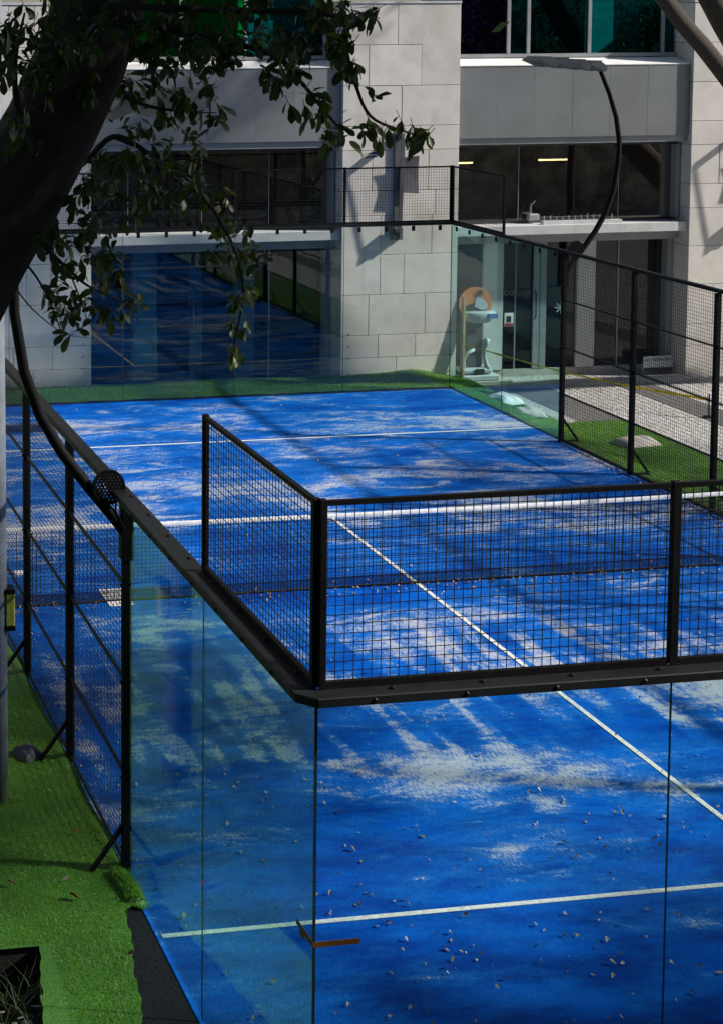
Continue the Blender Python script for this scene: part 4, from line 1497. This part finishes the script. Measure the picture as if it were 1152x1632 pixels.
for q in range(9):
    x = -22 + q * 6.5 + RNG.uniform(-1.2, 1.2)
    t = thing('background_tree', (x, -20 + RNG.uniform(-2, 2), 4.5), 'dense tree in the row across the street behind the viewpoint', 'tree', 'trees behind the viewpoint')
    y = WP[t.name].y
    place(TRUNK, 'trunk', t, (x, y, 4.5))
    for dz in (8.0, 10.6):
        cr = place(CR[q % 2], 'crown', t, (x, y, dz))
        cr.scale = (1.4, 1.2, 1.2)
        cr.rotation_euler.z = q * 0.9 + dz
        stuff(cr)
structure(build(MB().box((-0.46, -6.6, -0.35), (16, -0.5, -0.20)), 'unseen_dark_bed', 'soil'))  # unseen dark ground, added to keep reflections in the near glass dark
structure(build(MB().box((-60, -60, -0.36), (60, -6.6, 4.7)), 'terrace', 'oldwall'))

# weeds in the planter
wd = thing('grass_clump', (-1.15, 2.45, -0.3), 'clump of long pale weeds in the dark planter pit at lower left', 'plant')
rg = random.Random(77)
mbw = MB()
for q in range(260):
    bx0, by0 = rg.uniform(-1.6, -0.85), rg.uniform(1.75, 2.75)
    a = rg.uniform(0, 2 * math.pi)
    L = rg.uniform(0.25, 0.60)
    d = Vector((math.cos(a), math.sin(a), 0))
    s_ = Vector((-d.y, d.x, 0))
    p0 = Vector((bx0, by0, -0.3))
    i = len(mbw.v)
    w = rg.uniform(0.003, 0.007)
    for t_ in (0, 0.35, 0.7, 1.0):
        p = p0 + d * (L * 0.55 * t_ * t_) + Vector((0, 0, L * (t_ - 0.32 * t_ * t_)))
        ww = w * (1 - t_ * 0.9)
        mbw.v += [tuple(p - s_ * ww), tuple(p + s_ * ww)]
    for k_ in range(3):
        b = i + k_ * 2
        mbw.f.append((b, b + 1, b + 3, b + 2))
stuff(build(mbw, 'blades', 'weed', wd, org=(-1.15, 2.45, -0.3)))
mbw = MB()
for q in range(26):
    p = Vector((rg.uniform(-1.5, -0.8), rg.uniform(1.7, 2.5), rg.uniform(-0.2, 0.02)))
    a, r = rg.uniform(0, 6.28), rg.uniform(0.015, 0.04)
    mbw.prism([tuple(p + Vector((r * math.cos(a + b), r * 0.7 * math.sin(a + b), 0.3 * r * math.cos(b)))) for b in np.linspace(0, 6.28, 6, endpoint=False)], (0, 0, 0.002))
stuff(build(mbw, 'dead_leaves', 'dry', wd, org=(-1.15, 2.45, -0.3)))

# fallen leaves
DRY = [leaf_mesh('fallen_leaf', 0.042, 0.026, 'dry', 11, -0.35, 0.5), leaf_mesh('fallen_leaf', 0.034, 0.026, 'dry', 12, -0.6, 0.8), leaf_mesh('fallen_leaf', 0.050, 0.030, 'dry', 13, -0.2, 0.9), leaf_mesh('fallen_leaf', 0.028, 0.022, 'dry', 14, -0.5, 0.3)]
DRY_ARR = [mesh_arrays(m_) for m_ in DRY]
rg = random.Random(99)
spots = []
cl_ = [(rg.uniform(0.3, 4.5), rg.uniform(1.6, 6.5), rg.uniform(0.15, 0.5)) for _ in range(16)]
while len(spots) < 300:
    if rg.random() < 0.45:
        c_ = rg.choice(cl_)
        x, y = rg.gauss(c_[0], c_[2]), rg.gauss(c_[1], c_[2])
    else:
        x, y = rg.uniform(0.1, 7.5), 1.4 + 7.5 * rg.random() ** 1.4
    if 0.05 < x < 9.9 and 1.3 < y < 9.9 and x < 3.4 + (y - 1.4) * 0.68:
        spots.append((x, y))
for x, y in spots:
    k_ = rg.randrange(4)
    o_ = bpy.data.objects.new('fallen_leaf', DRY[k_])
    COL.objects.link(o_)
    s_ = rg.uniform(0.5, 1.15)
    o_.location = (x, y, 0.012)
    o_.rotation_euler = (rg.uniform(-0.3, 0.3), rg.uniform(-0.5, 0.5), rg.uniform(0, 6.28))
    o_.scale = (s_, s_, s_)
    tag(o_, 'small dry brown leaf lying on the near blue court', 'leaf', 'fallen leaves on the near court')
Vs, Fs, off = [], [], 0
for q in range(2200):
    m_ = rg.random()
    if m_ < 0.28:
        x, y = rg.uniform(0.1, 9.9), 10 + rg.gauss(-0.06, 0.16)
    elif m_ < 0.45:
        x, y = 9.98 - abs(rg.gauss(0, 0.12)), rg.uniform(9, 16)
    elif m_ < 0.55:
        x, y = 0.04 + abs(rg.gauss(0, 0.12)), rg.uniform(4, 9)
    elif m_ < 0.80:
        x, y = rg.uniform(0.1, 8.0), rg.uniform(1.3, 9.8)
    else:
        x, y = rg.uniform(0.1, 9.9), rg.uniform(6, 19.5) if rg.random() < 0.75 else rg.uniform(9.9, 12.5)
    V, F = DRY_ARR[rg.randrange(4)]
    s_ = rg.uniform(0.25, 0.75) if y < 9.5 else rg.uniform(0.5, 1.1)
    A = np.array(Euler((rg.uniform(-0.3, 0.3), rg.uniform(-0.5, 0.5), rg.uniform(0, 6.28))).to_matrix()) * s_
    Vs.append(V @ A.T + np.array([x, y, 0.012]))
    Fs.append(F + off)
    off += len(V)
o = stuff(place(fast_mesh('leaf_litter', np.concatenate(Vs), np.concatenate(Fs), 'dry', True), 'leaf_litter', None, (0, 0, 0)))
tag(o, 'tiny dry leaves scattered along the net and over the far court', 'leaf litter')
for (u, v), mat, sz, lab in [((118, 1325), 'yelleaf', 1.7, 'bright yellow curled leaf on the left turf'), ((130, 1433), 'redleaf', 1.9, 'long red-brown leaf on the left turf above the planter'), ((25, 1410), 'redleaf', 1.3, 'dull red leaf on the left turf by the picture edge'), ((202, 1520), 'redleaf', 1.2, 'small reddish leaf on the left turf beside the kerb'), ((100, 1403), 'dry', 1.2, 'pale brown leaf on the lit band of left turf'), ((68, 1185), 'dry', 1.2, 'dry leaf on the turf above the dark weight bag')]:
    d = MROT @ Vector(((u - CX) / F_PX, -(v - CY) / F_PX, -1.0))
    P = CAM + d * ((0.045 - CAM.z) / d.z)
    me = DRY[2].copy()
    me.materials.clear()
    me.materials.append(M[mat])
    o_ = place(me, 'fallen_leaf', None, P)
    o_.scale = (sz, sz, sz)
    o_.rotation_euler = (0.2, 0.3, u * 0.3)
    tag(o_, lab, 'leaf')
